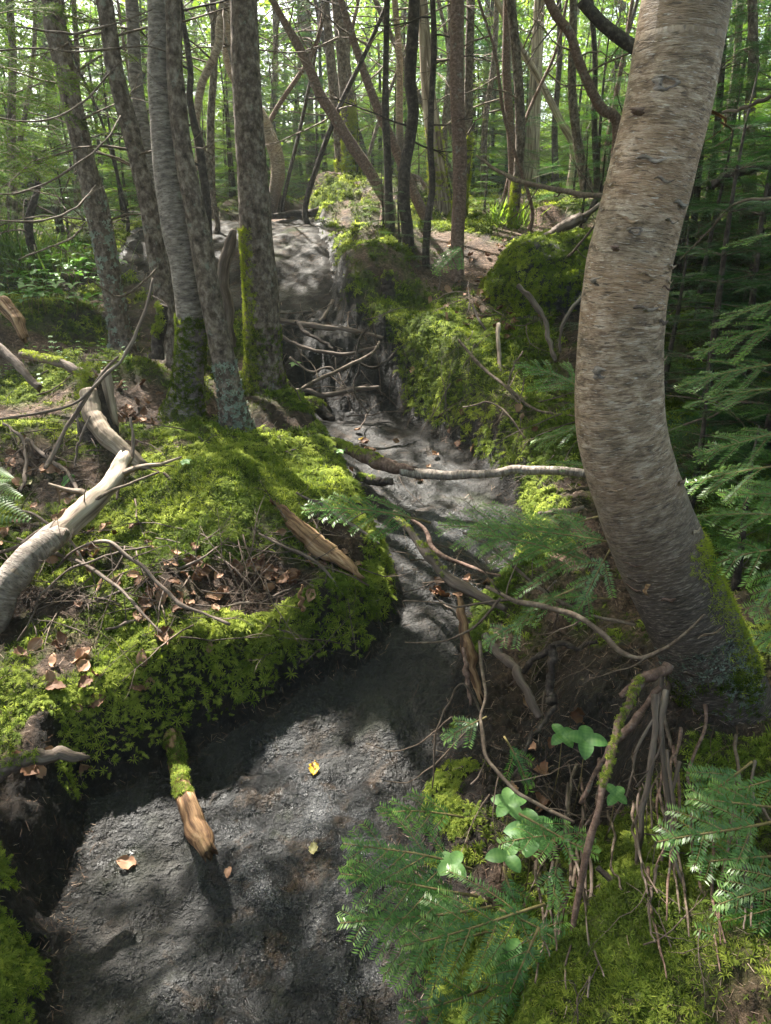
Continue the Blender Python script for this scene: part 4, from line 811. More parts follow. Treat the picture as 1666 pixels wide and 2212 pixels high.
for k, (pts, ww, Y, lab) in enumerate([
    ([(500, 690), (560, 690), (620, 700), (700, 712), (770, 722), (830, 735)], [12, 13, 12, 9, 5], (5.7, 5.2), 'long root spanning the top of the black muddy step'),
    ([(640, 700), (660, 725), (700, 745), (720, 760)], [9, 9, 7, 5], (5.3, 5.0), 'pale forked root dipping over the black muddy step'),
    ([(610, 735), (650, 755), (690, 765), (750, 770), (820, 755)], [8, 8, 7, 5], (5.1, 4.9), 'dark root crossing the middle of the muddy step'),
    ([(790, 715), (770, 760), (775, 800), (765, 850), (795, 900)], [5, 5, 4, 3], (5.0, 4.7), 'thin root curling down the right of the muddy step'),
    ([(615, 870), (650, 850), (700, 860), (760, 850), (820, 845)], [9, 12, 12, 8], (4.85, 4.85), 'root along the foot of the muddy step'),
    ([(650, 880), (680, 880), (700, 900), (715, 912)], [20, 26, 24, 14], (4.6, 4.45), 'mossy broken root end beside the upper pool of rock'),
    ([(720, 655), (700, 690), (670, 720)], [10, 9, 6], (5.9, 5.5), 'reddish root at the right foot of the pale slab'),
    ([(590, 470), (630, 465), (680, 462), (720, 440), (740, 432)], [8, 14, 14, 18, 10], (8.9, 9.2), 'dark root along the top lip of the pale slab'),
    ([(700, 470), (720, 490), (735, 470), (790, 465)], [10, 10, 8], (8.6, 8.8), 'mossy root looping at the top right of the pale slab'),
    ([(760, 780), (800, 800), (830, 790), (860, 760)], [6, 6, 4], (4.9, 5.1), 'fine root strung across the right of the muddy step'),
    ([(625, 780), (670, 810), (710, 800), (740, 830)], [5, 5, 4], (4.95, 4.85), 'fine twisted root over the left of the muddy step')]):
    limb('root', lab, 'root', ['grey_wood', 'dark_bark'][k % 2], pts, ww, Y, seed=40 + k, mossn=60 if k in (5, 8) else 0, tuftsz=.02, lift=.02)
# middle
limb('birch_pole', 'slim birch pole lying level across the stream bed to the near birch', 'log', 'grey_birch', [(865, 1018), (920, 1024), (1000, 1024), (1060, 1020), (1130, 1014), (1200, 1016), (1290, 1028)], [20, 22, 19, 19, 20, 20, 20], (3.45, 3.1), seed=60, seg=14, bump=.05, lift=.0)
limb('root_log', 'reddish mossy root log bridging from the mound to the birch pole', 'log', 'red_bark', [(720, 955), (760, 975), (810, 995), (850, 1010), (890, 1012)], [14, 24, 28, 26, 14], (3.7, 3.42), seed=61, seg=12, splinter=.04, mossn=120, tuftsz=.016, mosst=.7)
limb('root_log', 'decaying mossy root log stub just below the birch pole end', 'log', 'dark_bark', [(770, 1030), (810, 1040), (850, 1040)], [16, 20, 16], (3.35, 3.3), seed=62, mossn=50, tuftsz=.014)
limb('root_log', 'curved bark covered root crossing the narrow of the stream bed', 'log', 'grey_wood', [(850, 1130), (890, 1160), (930, 1215), (975, 1262), (1030, 1295), (1090, 1330)], [10, 16, 22, 26, 22, 12], (2.75, 2.5, 2.3), seed=63, seg=12, mossn=90, tuftsz=.011, mosst=.7, lift=.02)
limb('dead_branch', 'reddish stick parallel to and above the curved bark covered root', 'branch', 'red_bark', [(850, 1115), (910, 1150), (940, 1200), (1010, 1235), (1080, 1255)], [7, 9, 10, 9, 5], (2.85, 2.5), seed=64, lift=.02)
limb('split_log', 'upright slab of reddish rotten wood beside the narrow of the stream', 'log', 'orange_wood', [(992, 1290), (1000, 1340), (1010, 1400), (1022, 1450), (1040, 1505)], [10, 20, 26, 24, 14], (2.15, 1.95), seed=65, seg=12, bump=.2, splinter=.04)
limb('split_log', 'thin rotten sliver standing left of the reddish rotten slab', 'log', 'red_bark', [(1003, 1400), (1008, 1450), (1016, 1515)], [8, 12, 8], (2.02, 1.9), seed=66, splinter=.02)
limb('root', 'gnarled root running down right from the rotten slab through the dark hollow', 'root', 'grey_wood', [(1045, 1370), (1080, 1410), (1110, 1440), (1130, 1480), (1165, 1550)], [14, 20, 20, 18, 14], (2.05, 1.75), seed=67, seg=10)
limb('root', 'stubby upright root in the middle of the dark hollow', 'root', 'dark_bark', [(1190, 1395), (1195, 1430), (1190, 1490), (1195, 1520)], [14, 18, 20, 24], (1.85, 1.75), seed=68, seg=10)
limb('root', 'looping root at the back of the dark hollow', 'root', 'dark_bark', [(1130, 1450), (1160, 1420), (1200, 1390), (1240, 1400), (1290, 1385)], [12, 14, 12, 9], (1.95, 1.85), seed=69, seg=10)
limb('root', 'thin dark root slanting from the hollow to the round leaved plants', 'root', 'dark_bark', [(1200, 1530), (1170, 1570), (1140, 1610), (1110, 1680)], [10, 9, 6], (1.65, 1.5), seed=70)
limb('dead_branch', 'bare bough curving under the near birch and out to the left', 'branch', 'twig', [(1520, 1330), (1480, 1370), (1430, 1405), (1380, 1425), (1340, 1405), (1290, 1360), (1240, 1330), (1180, 1315), (1110, 1295), (1050, 1270)], [5, 7, 9, 10, 11, 12, 12, 11, 8], (1.35, 1.5, 1.75), seed=71, side=5)
limb('dead_branch', 'slender bough above it fanning left from the near birch with live tips', 'branch', 'twig', [(1370, 1350), (1290, 1330), (1210, 1300), (1130, 1240), (1060, 1180), (1000, 1150)], [7, 9, 9, 7, 5], (1.6, 1.9), seed=72, side=4)
limb('dead_branch', 'long crooked bare shoot dropping over the wet rock to the fir sprays', 'branch', 'twig', [(1035, 1385), (1045, 1450), (1052, 1500), (1040, 1550), (1048, 1620), (1080, 1670), (1118, 1715), (1180, 1745), (1240, 1775)], [7, 7, 7, 8, 7, 6], (1.72, 1.35, 1.15), seed=73, side=3)
limb('dead_branch', 'fine shoot arching down left over the wet rock to a live green tip', 'branch', 'twig', [(1048, 1555), (1000, 1480), (970, 1520), (945, 1570), (938, 1640), (935, 1700)][::-1], [3, 4, 4, 5], (1.45, 1.55), seed=74)
limb('dead_branch', 'hair thin shoot crossing level over the dark wet rock', 'branch', 'twig', [(790, 1605), (840, 1622), (900, 1610), (940, 1580), (975, 1550)], [2, 3, 3, 4], (1.6, 1.55), seed=75)
limb('dead_branch', 'fine forked shoot reaching left to two green leaf tips', 'branch', 'twig', [(830, 1688), (880, 1690), (930, 1660), (990, 1600), (1040, 1545)], [2, 3, 4, 4], (1.5, 1.5), seed=76)
limb('dead_branch', 'level twig pointing left above the rotten slab', 'branch', 'twig', [(870, 1297), (930, 1300), (1000, 1310), (1060, 1300), (1130, 1290)], [3, 4, 5, 5], (2.0, 1.8), seed=77)
limb('dead_branch', 'lower level twig pointing left across the shaded rock', 'branch', 'twig', [(875, 1387), (960, 1385), (1030, 1350), (1080, 1290)], [3, 4, 5, 6], (1.9, 1.8), seed=78)
limb('fallen_branch', 'broken brown twig end among the fir sprays under the round leaves', 'branch', 'orange_wood', [(1150, 1852), (1180, 1835), (1205, 1810)], [9, 16, 13], (1.22, 1.25), seed=79, splinter=.01)
# right mid
for k, (pts, ww, Y, m_, sd, lab) in enumerate([
    ([(1118, 615), (1150, 650), (1175, 690), (1185, 735), (1200, 780)], [14, 12, 11, 9], (4.6, 4.3), 'grey_wood', 0, 'stout grey stick leaning against the mossy boulder'),
    ([(1075, 700), (1078, 760), (1085, 830), (1095, 880), (1105, 920)], [9, 10, 9, 7], (4.7, 4.1), 'pale_wood', 1, 'pale upright stick standing in front of the dark hollow'),
    ([(990, 735), (1050, 800), (1110, 850), (1170, 890), (1260, 900)], [6, 8, 7, 5], (4.6, 3.6), 'twig', 3, 'brown branch slanting down right from the reddish trunk foot'),
    ([(1020, 660), (1060, 730), (1120, 800), (1180, 850), (1250, 880)], [5, 6, 6, 5], (5.2, 3.9), 'dark_bark', 2, 'darker branch running parallel above the brown slanting branch'),
    ([(1130, 760), (1110, 790), (1100, 840), (1130, 880)], [4, 5, 4], (4.3, 4.0), 'twig', 4, 'bundle of bare reddish twigs right of the pale upright stick'),
    ([(1320, 425), (1250, 420), (1180, 405), (1120, 390), (1070, 365), (1030, 335)], [10, 11, 10, 9, 7, 4], (4.6, 5.6), 'twig', 3, 'long bare limb pointing left from behind the near birch'),
    ([(1300, 440), (1230, 490), (1160, 540), (1090, 600), (1040, 640)], [11, 12, 11, 10, 8], (5.5, 6.3), 'grey_wood', 1, 'long thin log slanting along the edge of the mossy boulder'),
    ([(1260, 470), (1200, 500), (1165, 520)], [26, 24, 14], (5.6, 5.8), 'grey_wood', 0, 'short thick broken log resting on top of the boulder'),
    ([(1300, 470), (1240, 540), (1180, 600), (1110, 640)], [5, 6, 5], (5.1, 5.6), 'twig', 1, 'thin bent twig arching over the face of the boulder'),
    ([(1290, 620), (1250, 650), (1215, 700), (1210, 760)], [10, 8, 8, 5], (4.4, 4.3), 'grey_wood', 2, 'mossy forked twig at the right of the boulder'),
    ([(1160, 1112), (1210, 1105), (1260, 1098)], [10, 12, 8], (2.8, 2.85), 'pale_wood', 0, 'short pale stick on the moss left of the near birch'),
    ([(1000, 880), (1060, 870), (1100, 900), (1140, 960)], [4, 5, 4], (3.9, 3.6), 'twig', 2, 'thin twig draped on the moss hummock right of the stream'),
    ([(1260, 480), (1310, 400), (1380, 330), (1500, 290)], [10, 14, 16, 14], (6.0, 6.6), 'dark_bark', 4, 'dark dead limb crossing behind the near birch'),
    ([(1540, 400), (1600, 370), (1700, 340)], [16, 22, 24], (4.4, 4.2), 'dark_bark', 5, 'dark spreading limb right of the near birch'),
    ([(1560, 245), (1620, 230), (1700, 190)], [6, 8, 9], (2.6, 2.4), 'grey_wood', 0, 'grey twig pointing left at the upper right edge'),
    ([(1470, 560), (1530, 500), (1590, 440), (1690, 425)], [4, 5, 6], (3.4, 3.1), 'twig', 4, 'brushy dead twig above the dark thicket at right'),
    ([(1440, 930), (1530, 900), (1600, 870), (1700, 880)], [5, 6, 7], (2.9, 2.7), 'twig', 3, 'bare limb inside the dark thicket right of the birch')]):
    limb('dead_branch' if k not in (6, 7) else 'fallen_log', lab, 'branch' if k not in (6, 7) else 'log', m_, pts, ww, Y, seed=90 + k, side=sd, mossn=0)

# mossy boulder
bc = at(1215, 640, 5.5)
b = empty('boulder', (bc[0], bc[1], Hs(bc[0], bc[1])), 'big boulder capped with moss over a dark hollow, left of the near birch', 'boulder')
def blob(c, rad, seed, nu=60, nv=36, amp=.22):
    th = np.linspace(0, 2 * np.pi, nu, endpoint=False)[None]; ph = np.linspace(.02, np.pi - .02, nv)[:, None]
    D = np.stack([np.sin(ph) * np.cos(th), np.sin(ph) * np.sin(th), np.cos(ph) * np.ones_like(th)], -1)
    n_ = noise(D * 1.6 + seed, seed) * amp + noise(D * 4 + seed, seed + 1) * amp * .35 + noise(D * 11 + seed, seed + 2) * amp * .1
    P = np.array(c) + D * np.array(rad) * (1 + n_[..., None]); k = np.arange(nv - 1)[:, None] * nu; q = np.arange(nu)[None]
    return P.reshape(-1, 3), np.stack([k + q, k + nu + q, k + nu + (q + 1) % nu, k + (q + 1) % nu], -1).reshape(-1, 4), D.reshape(-1, 3)
mb = MB(); V, Fq, D = blob(bc + [.12, .15, -.02], (.62, .5, .46), 3); mb.add(V, Fq); mb.build('stone', M['boulder'], b)
Nb = D.copy(); sel = rng.choice(len(V), 5200, p=(lambda w_: w_ / w_.sum())(np.clip(D[:, 2] * .9 + .35 - D[:, 0] * .75, 0, 1) * np.sqrt(1.01 - D[:, 2] ** 2)))
mb = MB(); Pb = V[sel] + rng.normal(size=(len(sel), 3)) * .014; Nn = Nb[sel] + [0, -.1, .1] + rng.normal(size=(len(sel), 3)) * .25; Nn /= np.linalg.norm(Nn, axis=1, keepdims=True)
fronds(mb, Pb, Nn, rng.uniform(.018, .036, len(sel)), np.clip(.42 + .35 * fbm2(Pb[:, 0], Pb[:, 2], 4, 2, 3) + rng.normal(size=len(sel)) * .1, 0, 1), T_FEATHER); mb.build('moss_cap', M['moss'], b)
# black hollow tree stump in the bush
limb('stump', 'small black rotten stump with moss on top below the dark curving trunk', 'stump', 'dark_bark', [(838, 588), (838, 615), (838, 650)], [22, 28, 34], (5.75, 5.75), seed=120, seg=12, mossn=60, tuftsz=.02)
#END_PART2
# ------------------------------------------------------------------ canopy: mostly unseen crowns above, clumps kept or dropped to shape sun patches
def shadow_hit(C):
    """where the shade of point C falls on the ground"""
    t = np.linspace(0, 1, 90)[None, :]; tm = (C[:, 2] + .5) / sdir[2]
    Q = C[:, None, :] - sdir * (t * tm[:, None])[..., None]
    h = np.interp(0, [0], [0]) + coarseH(Q[..., 0], Q[..., 1]); below = Q[..., 2] < h; k = np.argmax(below, 1); k = np.where(below.any(1), k, 89)
    return Q[np.arange(len(C)), k]
cxs = np.linspace(-24, 24, 240); cys = np.linspace(-12, 50, 310); CX, CY = np.meshgrid(cxs, cys); CH = H(CX.ravel(), CY.ravel()).reshape(CX.shape)
def coarseH(x, y):
    i = np.clip((x - cxs[0]) / (cxs[1] - cxs[0]), 0, len(cxs) - 2); j = np.clip((y - cys[0]) / (cys[1] - cys[0]), 0, len(cys) - 2)
    i0 = i.astype(int); j0 = j.astype(int); fi = i - i0; fj = j - j0
    return (CH[j0, i0] * (1 - fi) + CH[j0, i0 + 1] * fi) * (1 - fj) + (CH[j0 + 1, i0] * (1 - fi) + CH[j0 + 1, i0 + 1] * fi) * fj
# sunny openings (picture point, radii, chance that a clump stays)
OPEN = [(230, 1480, 330, 130, .03), (500, 1400, 160, 70, .05), (760, 1665, 110, 55, .0), (400, 1950, 200, 170, .05), (560, 2080, 80, 90, .3), (650, 960, 130, 110, .1), (420, 1020, 150, 130, .3), (120, 900, 220, 110, .15), (170, 1150, 200, 120, .2),
        (940, 1080, 190, 90, .08), (1130, 1080, 90, 50, .1), (860, 760, 170, 110, .15), (665, 540, 50, 70, .1), (1090, 480, 170, 80, .03), (1330, 2050, 90, 100, .0), (1180, 590, 120, 60, .3), (780, 440, 160, 60, .1), (1040, 1240, 130, 50, .1), (700, 450, 60, 20, .1),
        (480, 1200, 150, 70, .1), (1230, 540, 90, 90, .1), (60, 1600, 120, 60, .05), (800, 1330, 60, 40, .2), (1000, 1900, 160, 90, .35), (1000, 2080, 150, 80, .35)]
SHUT = [(800, 2040, 120, 190), (640, 1500, 120, 60), (1600, 2150, 160, 110), (800, 1470, 220, 110), (60, 2050, 190, 220), (1560, 1900, 200, 300), (1180, 1450, 130, 110), (720, 800, 90, 60), (1560, 900, 170, 350), (1100, 700, 60, 60), (880, 2150, 100, 100), (700, 1880, 60, 60)]
n = 15000
C = np.stack([rng.uniform(-15, 9, n), rng.uniform(-2, 30, n), np.zeros(n)], -1)
gzc = coarseH(C[:, 0], C[:, 1]); lo = np.where(C[:, 1] > 9, 2.6, 4.2); C[:, 2] = gzc + lo + (8.6 - lo) * rng.random(n) ** .8
vis_el = (C[:, 2] - CAMZ) / np.maximum(C[:, 1], .1)
keep = ~((C[:, 1] < 8.5) & (C[:, 1] > -1) & (vis_el < .36))
hit = shadow_hit(C); hu, hv = toimg(hit); ok = hit[:, 1] > .4
prob = np.where((hit[:, 1] > 7.2) & ok, .17, .6)
for u, v, a, b_ in SHUT: prob = np.where(ok & (((hu - u) / a) ** 2 + ((hv - v) / b_) ** 2 < 1), 1.0, prob)
for u, v, a, b_, p in OPEN: prob = np.where(ok & (((hu - u) / (a * .95)) ** 2 + ((hv - v) / (b_ * .95)) ** 2 < 1), p, prob)
keep &= rng.random(n) < prob
C = C[keep]
# give each clump to the tree whose stem is nearest
# small clumps whose shade falls near the camera, laid out where the floor is in dapple or deep shade
nn_ = 12500; hx = rng.uniform(-4, 3.2, nn_); hy = rng.uniform(-.5, 6.8, nn_); hz = coarseH(hx, hy); tt_ = (rng.uniform(4.6, 8.4, nn_)) / sdir[2]
C2 = np.stack([hx, hy, hz], -1) + sdir * tt_[:, None]; hit2 = np.stack([hx, hy, hz], -1); hu, hv = toimg(hit2)
dpt = np.maximum(hy * CP - (hz - CAMZ) * SP, .4); ex = F * .24 / dpt
dap = fbm2(hx, hy, 1.9, 2, 133) + .5 * fbm2(hx, hy, 5, 1, 134)
pr = np.where(dap > .08, .04, .8)
for u, v, a, b_ in SHUT: pr = np.where(((hu - u) / a) ** 2 + ((hv - v) / b_) ** 2 < 1, .95, pr)
for u, v, a, b_, p in OPEN: pr = np.where(((hu - u) / (a + ex)) ** 2 + ((hv - v) / (b_ + ex * .6)) ** 2 < 1, p * .5, pr)
keep2 = rng.random(nn_) < pr
inn = (hit[:, 0] > -4.1) & (hit[:, 0] < 3.3) & (hit[:, 1] > -.6) & (hit[:, 1] < 6.9)
C = C[~inn[keep]]; C2 = C2[keep2]; nbig = len(C); C = np.concatenate([C, C2]); small = np.arange(len(C)) >= nbig
axes = [t[1] for t in TREES]; best = np.full(len(C), 1e9); own = np.zeros(len(C), int); attach = np.zeros((len(C), 3))
for i, A in enumerate(axes):
    top = A[len(A) // 3:]
    d = np.linalg.norm(C[:, None, :] - (top[None] + np.array([0, 0, .4])), axis=2) ; k = d.argmin(1); dm = d[np.arange(len(C)), k]
    m_ = dm < best; best = np.where(m_, dm, best); own = np.where(m_, i, own); attach = np.where(m_[:, None], top[k], attach)
sel_ = best < 5.5
C, own, attach, small = C[sel_], own[sel_], attach[sel_], small[sel_]
print('canopy clumps', len(C))
NL_ = 34
for i, (root, A, r_) in enumerate(TREES):
    m_ = own == i
    if not m_.any(): continue
    Ci = C[m_]; Ai = attach[m_]; k = len(Ci); scl = np.where(small[m_], .55, 1.0)
    P = Ci[:, None, :] + np.clip(rng.normal(size=(k, NL_, 3)), -1.5, 1.5) * np.array([.19, .19, .07]) * scl[:, None, None]; P = P.reshape(-1, 3)
    Nn = np.array([0, 0, 1.0]) + rng.normal(size=P.shape) * .45; Nn /= np.linalg.norm(Nn, axis=1, keepdims=True)
    mb = MB(); fronds(mb, P, Nn, rng.uniform(.07, .13, len(P)) * np.repeat(scl, NL_) ** .9, np.clip(np.repeat(rng.uniform(.3, .8, k), NL_) + rng.normal(size=len(P)) * .1, 0, 1), LEAFQ)
    mb.build('crown', M['needle_bright' if i % 3 == 1 else 'needle_far'], root)  # crown foliage, its gaps shaped for the light on the floor
    mb = MB()
    lk = np.where(small[m_], rng.random(k) < .07, rng.random(k) < .3)
    for c, a in zip(Ci[lk], Ai[lk]):
        mid = (c + a) / 2 + np.array([0, 0, .08]); q_ = .45 + .55 * (np.linalg.norm(c - a) > 2.5); tube(mb, [a, mid, c], [.009 * q_, .006 * q_, .002], 3)
    if mb.V: mb.build('limbs', M['dark_bark'], root)

# ------------------------------------------------------------------ young firs and far trees (built once, then copied)
BV = [bough(.62, .013, .024, .0042, 200 + k, droop=.3) for k in range(4)]
BVs = [bough(.40, .010, .020, .0036, 220 + k, droop=.2) for k in range(3)]
def sapling(h, seed, m, name='fir_sapling', whorls=8, dense=5, crook=.04):
    g = np.random.default_rng(seed); root = empty(name, (0, 0, 0), 'x', 'fir')
    t = np.linspace(0, 1, 8); ax = np.stack([crook * h * np.sin(t * 2.2 + g.uniform(0, 6)) * t, crook * h * np.cos(t * 3 + g.uniform(0, 6)) * t, h * t - .04], -1)
    mb = MB(); tube(mb, ax, np.linspace(.012 + .008 * h, .003, 8), 7, .06, 12, seed); mb.build('trunk', M['dark_bark'], root)
    st, nd = MB(), MB()
    for w_ in range(whorls):
        tz = .10 + .86 * (w_ + g.uniform(-.2, .2)) / whorls; o = np.array([np.interp(tz, t, ax[:, c]) for c in range(3)])
        for k in range(dense):
            a = 2 * np.pi * (k + g.random()) / dense; L = (1.08 - tz) * h * .42 * g.uniform(.6, 1.15) + .06; B = (BV if L > .35 else BVs)[g.integers(0, 3)]
            base = .62 if L > .35 else .40; x = np.array([math.cos(a), math.sin(a), .35 * tz + g.uniform(-.15, .1)])
            place_bough(st, nd, B, o, frame(x), L / base, 3, 1, g.uniform(-.12, .12))
    st.build('twigs', M['twig'], root); nd.build('foliage', m, root); return root
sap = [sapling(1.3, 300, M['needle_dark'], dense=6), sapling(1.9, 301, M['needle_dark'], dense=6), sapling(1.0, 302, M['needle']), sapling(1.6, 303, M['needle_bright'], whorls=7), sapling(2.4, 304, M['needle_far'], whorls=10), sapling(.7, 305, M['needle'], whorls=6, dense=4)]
used = set()
def put_sap(kind, x, y, sc, label, group, rz=None):
    loc = (x, y, Hs(x, y)); rz = rng.uniform(0, 6.28) if rz is None else rz
    s_ = sap[kind]
    if kind not in used: used.add(kind); s_.location = loc; s_.rotation_euler = (0, 0, rz); s_.scale = (sc,) * 3; r = s_
    else: r = dup(s_, loc, rz, sc)
    r['label'] = label; r['category'] = 'fir'
    if group: r['group'] = group
    elif 'group' in r: del r['group']
    return r
# thicket on the right behind the birch
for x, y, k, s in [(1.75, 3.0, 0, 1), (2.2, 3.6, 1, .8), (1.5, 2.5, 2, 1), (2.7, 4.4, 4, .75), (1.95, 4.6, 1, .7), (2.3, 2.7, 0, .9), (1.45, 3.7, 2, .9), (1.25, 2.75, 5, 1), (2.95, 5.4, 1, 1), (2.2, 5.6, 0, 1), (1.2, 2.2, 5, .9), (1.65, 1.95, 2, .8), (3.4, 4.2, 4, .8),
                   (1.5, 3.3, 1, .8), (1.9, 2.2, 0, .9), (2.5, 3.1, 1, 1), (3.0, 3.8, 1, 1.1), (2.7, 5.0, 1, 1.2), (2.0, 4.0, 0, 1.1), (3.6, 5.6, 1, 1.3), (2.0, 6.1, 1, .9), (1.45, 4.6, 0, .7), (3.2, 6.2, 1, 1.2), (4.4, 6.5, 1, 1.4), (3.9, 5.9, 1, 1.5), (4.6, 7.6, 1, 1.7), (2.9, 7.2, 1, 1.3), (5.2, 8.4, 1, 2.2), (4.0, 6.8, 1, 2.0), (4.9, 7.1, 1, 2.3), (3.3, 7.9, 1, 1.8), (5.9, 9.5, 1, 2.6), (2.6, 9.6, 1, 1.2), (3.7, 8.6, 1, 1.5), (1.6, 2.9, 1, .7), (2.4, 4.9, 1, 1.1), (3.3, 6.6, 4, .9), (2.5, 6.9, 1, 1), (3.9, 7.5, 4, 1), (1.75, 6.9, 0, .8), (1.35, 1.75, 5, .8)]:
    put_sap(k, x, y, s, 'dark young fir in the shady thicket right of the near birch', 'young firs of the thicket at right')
for x, y, k, s, lab in [(.12, 6.5, 5, .75, 'small fir bush on the bank right of the slab, under the thin straight stem'), (.33, 6.2, 5, .65, 'small fir bush hugging the foot of the dark curving trunk'), (-.02, 7.1, 2, .55, 'leafy fir bush at the top right corner of the slab')]:
    put_sap(k, x, y, s, lab, None)
k_ = 0
for x, y, k, s in [(-3.4, 6.2, 0, 1), (-3.9, 7.3, 4, .8), (-2.8, 8.2, 1, .9), (-4.6, 8.4, 4, .9), (-3.2, 9.6, 3, 1), (-5.4, 7.0, 1, 1), (-4.4, 5.6, 2, 1), (-2.3, 9.9, 0, 1), (-6, 9.5, 4, 1), (-3.0, 7.2, 2, .8)]:
    put_sap(k, x, y, s, 'young fir in the shade of the left background', 'young firs of the left background')
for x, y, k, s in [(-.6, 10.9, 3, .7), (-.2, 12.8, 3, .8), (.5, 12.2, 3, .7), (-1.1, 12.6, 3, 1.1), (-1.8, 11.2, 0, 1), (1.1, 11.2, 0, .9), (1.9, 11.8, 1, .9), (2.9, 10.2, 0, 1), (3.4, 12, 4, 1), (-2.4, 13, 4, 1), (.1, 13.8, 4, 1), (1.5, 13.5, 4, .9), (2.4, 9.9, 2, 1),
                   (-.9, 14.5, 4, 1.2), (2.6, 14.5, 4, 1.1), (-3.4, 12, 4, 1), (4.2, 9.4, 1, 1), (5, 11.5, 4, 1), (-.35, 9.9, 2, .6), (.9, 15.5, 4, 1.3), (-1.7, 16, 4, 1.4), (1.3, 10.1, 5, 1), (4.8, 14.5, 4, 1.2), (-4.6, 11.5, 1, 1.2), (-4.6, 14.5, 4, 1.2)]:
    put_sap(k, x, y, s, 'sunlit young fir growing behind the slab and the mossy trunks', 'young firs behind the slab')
# far forest trees
def far_tree(seed, m, h=9, lo=.3, n=5200, bark='fir_bark'):
    g = np.random.default_rng(seed); root = empty('forest_fir', (0, 0, 0), 'x', 'tree')
    t = np.linspace(0, 1, 9); ax = np.stack([.25 * np.sin(t * 2.5 + seed) * t, .2 * np.sin(t * 2 + seed * 2) * t, h * t - .1], -1)
    mb = MB(); tube(mb, ax, np.linspace(.12, .03, 9), 8, .06, 6, seed, n=20); mb.build('trunk', M[bark], root)
    nb = 70; Pp, Nn, Sz, Tn = [], [], [], []; mbt = MB()
    for k in range(nb):
        z = lo + (h - lo) * (k + g.random()) / nb; a = g.uniform(0, 6.28); L = (1.15 - z / h) * 1.5 * g.uniform(.4, 1.15) + .2
        o = np.array([np.interp(z / h, t, ax[:, 0]), np.interp(z / h, t, ax[:, 1]), z]); d = np.array([math.cos(a), math.sin(a), g.uniform(-.35, .1)])
        tube(mbt, [o, o + d * L * .5 + [0, 0, .03], o + d * L], [.018, .01, .004], 3)
        c = n // nb; q = g.random(c) ** .7; p = o + d * L * q[:, None] + g.normal(size=(c, 3)) * np.array([.13, .13, .06]) * (.5 + q[:, None])
        Pp.append(p); Sz.append(g.uniform(.05, .12, c)); Tn.append(np.full(c, g.uniform(.25, .85)) + g.normal(size=c) * .08)
    mbt.build('limbs', M['dark_bark'], root); P = np.concatenate(Pp); Nn = np.array([0, 0, 1.0]) + g.normal(size=P.shape) * .5; Nn /= np.linalg.norm(Nn, axis=1, keepdims=True)
    mb = MB(); fronds(mb, P, Nn, np.concatenate(Sz), np.clip(np.concatenate(Tn), 0, 1), LEAFQ); mb.build('crown', m, root); return root
ft = [far_tree(400, M['needle_far']), far_tree(401, M['needle_bright']), far_tree(402, M['needle_far'], lo=.9), far_tree(403, M['needle_bright'], bark='grey_birch'), far_tree(404, M['needle_far'], lo=1.5, n=4000)]
g = np.random.default_rng(9); spots = []
tries = 0
while len(spots) < 80 and tries < 6000:
    tries += 1; y = 15.5 + 28 * g.random() ** 1.3; x = g.uniform(-.68, .68) * (y + 2)
    if all((x - a) ** 2 + (y - b_) ** 2 > (.95 + .02 * y) ** 2 for a, b_ in spots): spots.append((x, y))
for x, y in [(-9, 3), (-7, 5.5), (-8, 8), (7, 4), (8, 7), (6.5, 9.5), (9, 1), (-10, 0), (-7, 11), (7, 12), (-6, -4), (5, -4), (0, -7), (-3, -9), (5.2, 6)]: spots.append((x, y))
for i, (x, y) in enumerate(spots):
    s = g.uniform(.8, 1.2); loc = (x, y, Hs(x, y)); k = i % 5
    if i < 5: r = ft[k]; r.location = loc; r.rotation_euler = (0, 0, g.uniform(0, 6)); r.scale = (s, s, s)
    else: r = dup(ft[k], loc, g.uniform(0, 6.28), s)
    r['label'] = 'tall slender fir of the forest far behind the mossy trunks'; r['category'] = 'tree'; r['group'] = 'forest trees in the far background'

for i in range(75):
    y = g.uniform(13.5, 24); x = g.uniform(-.62, .62) * (y + 1); k = [3, 4, 4, 3, 1][i % 5]
    if abs(x + .1 * y * 0 + .9) < .7 and y < 13: continue
    put_sap(k, x, y, g.uniform(1.2, 2.1) * (1 if k == 4 else 1.3), 'leafy green young fir filling the background between the trunks', 'young firs filling the background')
for x, y, k, sc_ in [(-6.2, 8.2, 4, 1.6), (-5.2, 9.9, 4, 1.8), (-7.4, 11, 4, 2), (-3.9, 10.6, 4, 1.3), (-6.6, 12.6, 4, 2), (-4.9, 12.9, 4, 1.7)]:
    put_sap(k, x, y, sc_, 'tall dark green young fir closing off the upper left', 'taller young firs at the upper left')
for i in range(22):
    y = g.uniform(11, 14.5); x = g.uniform(-.6, .62) * (y + 1)
    put_sap([3, 3, 4][i % 3], x, y, g.uniform(.9, 1.5), 'bright young fir catching the sun between the background trunks', 'bright young firs of the middle distance')
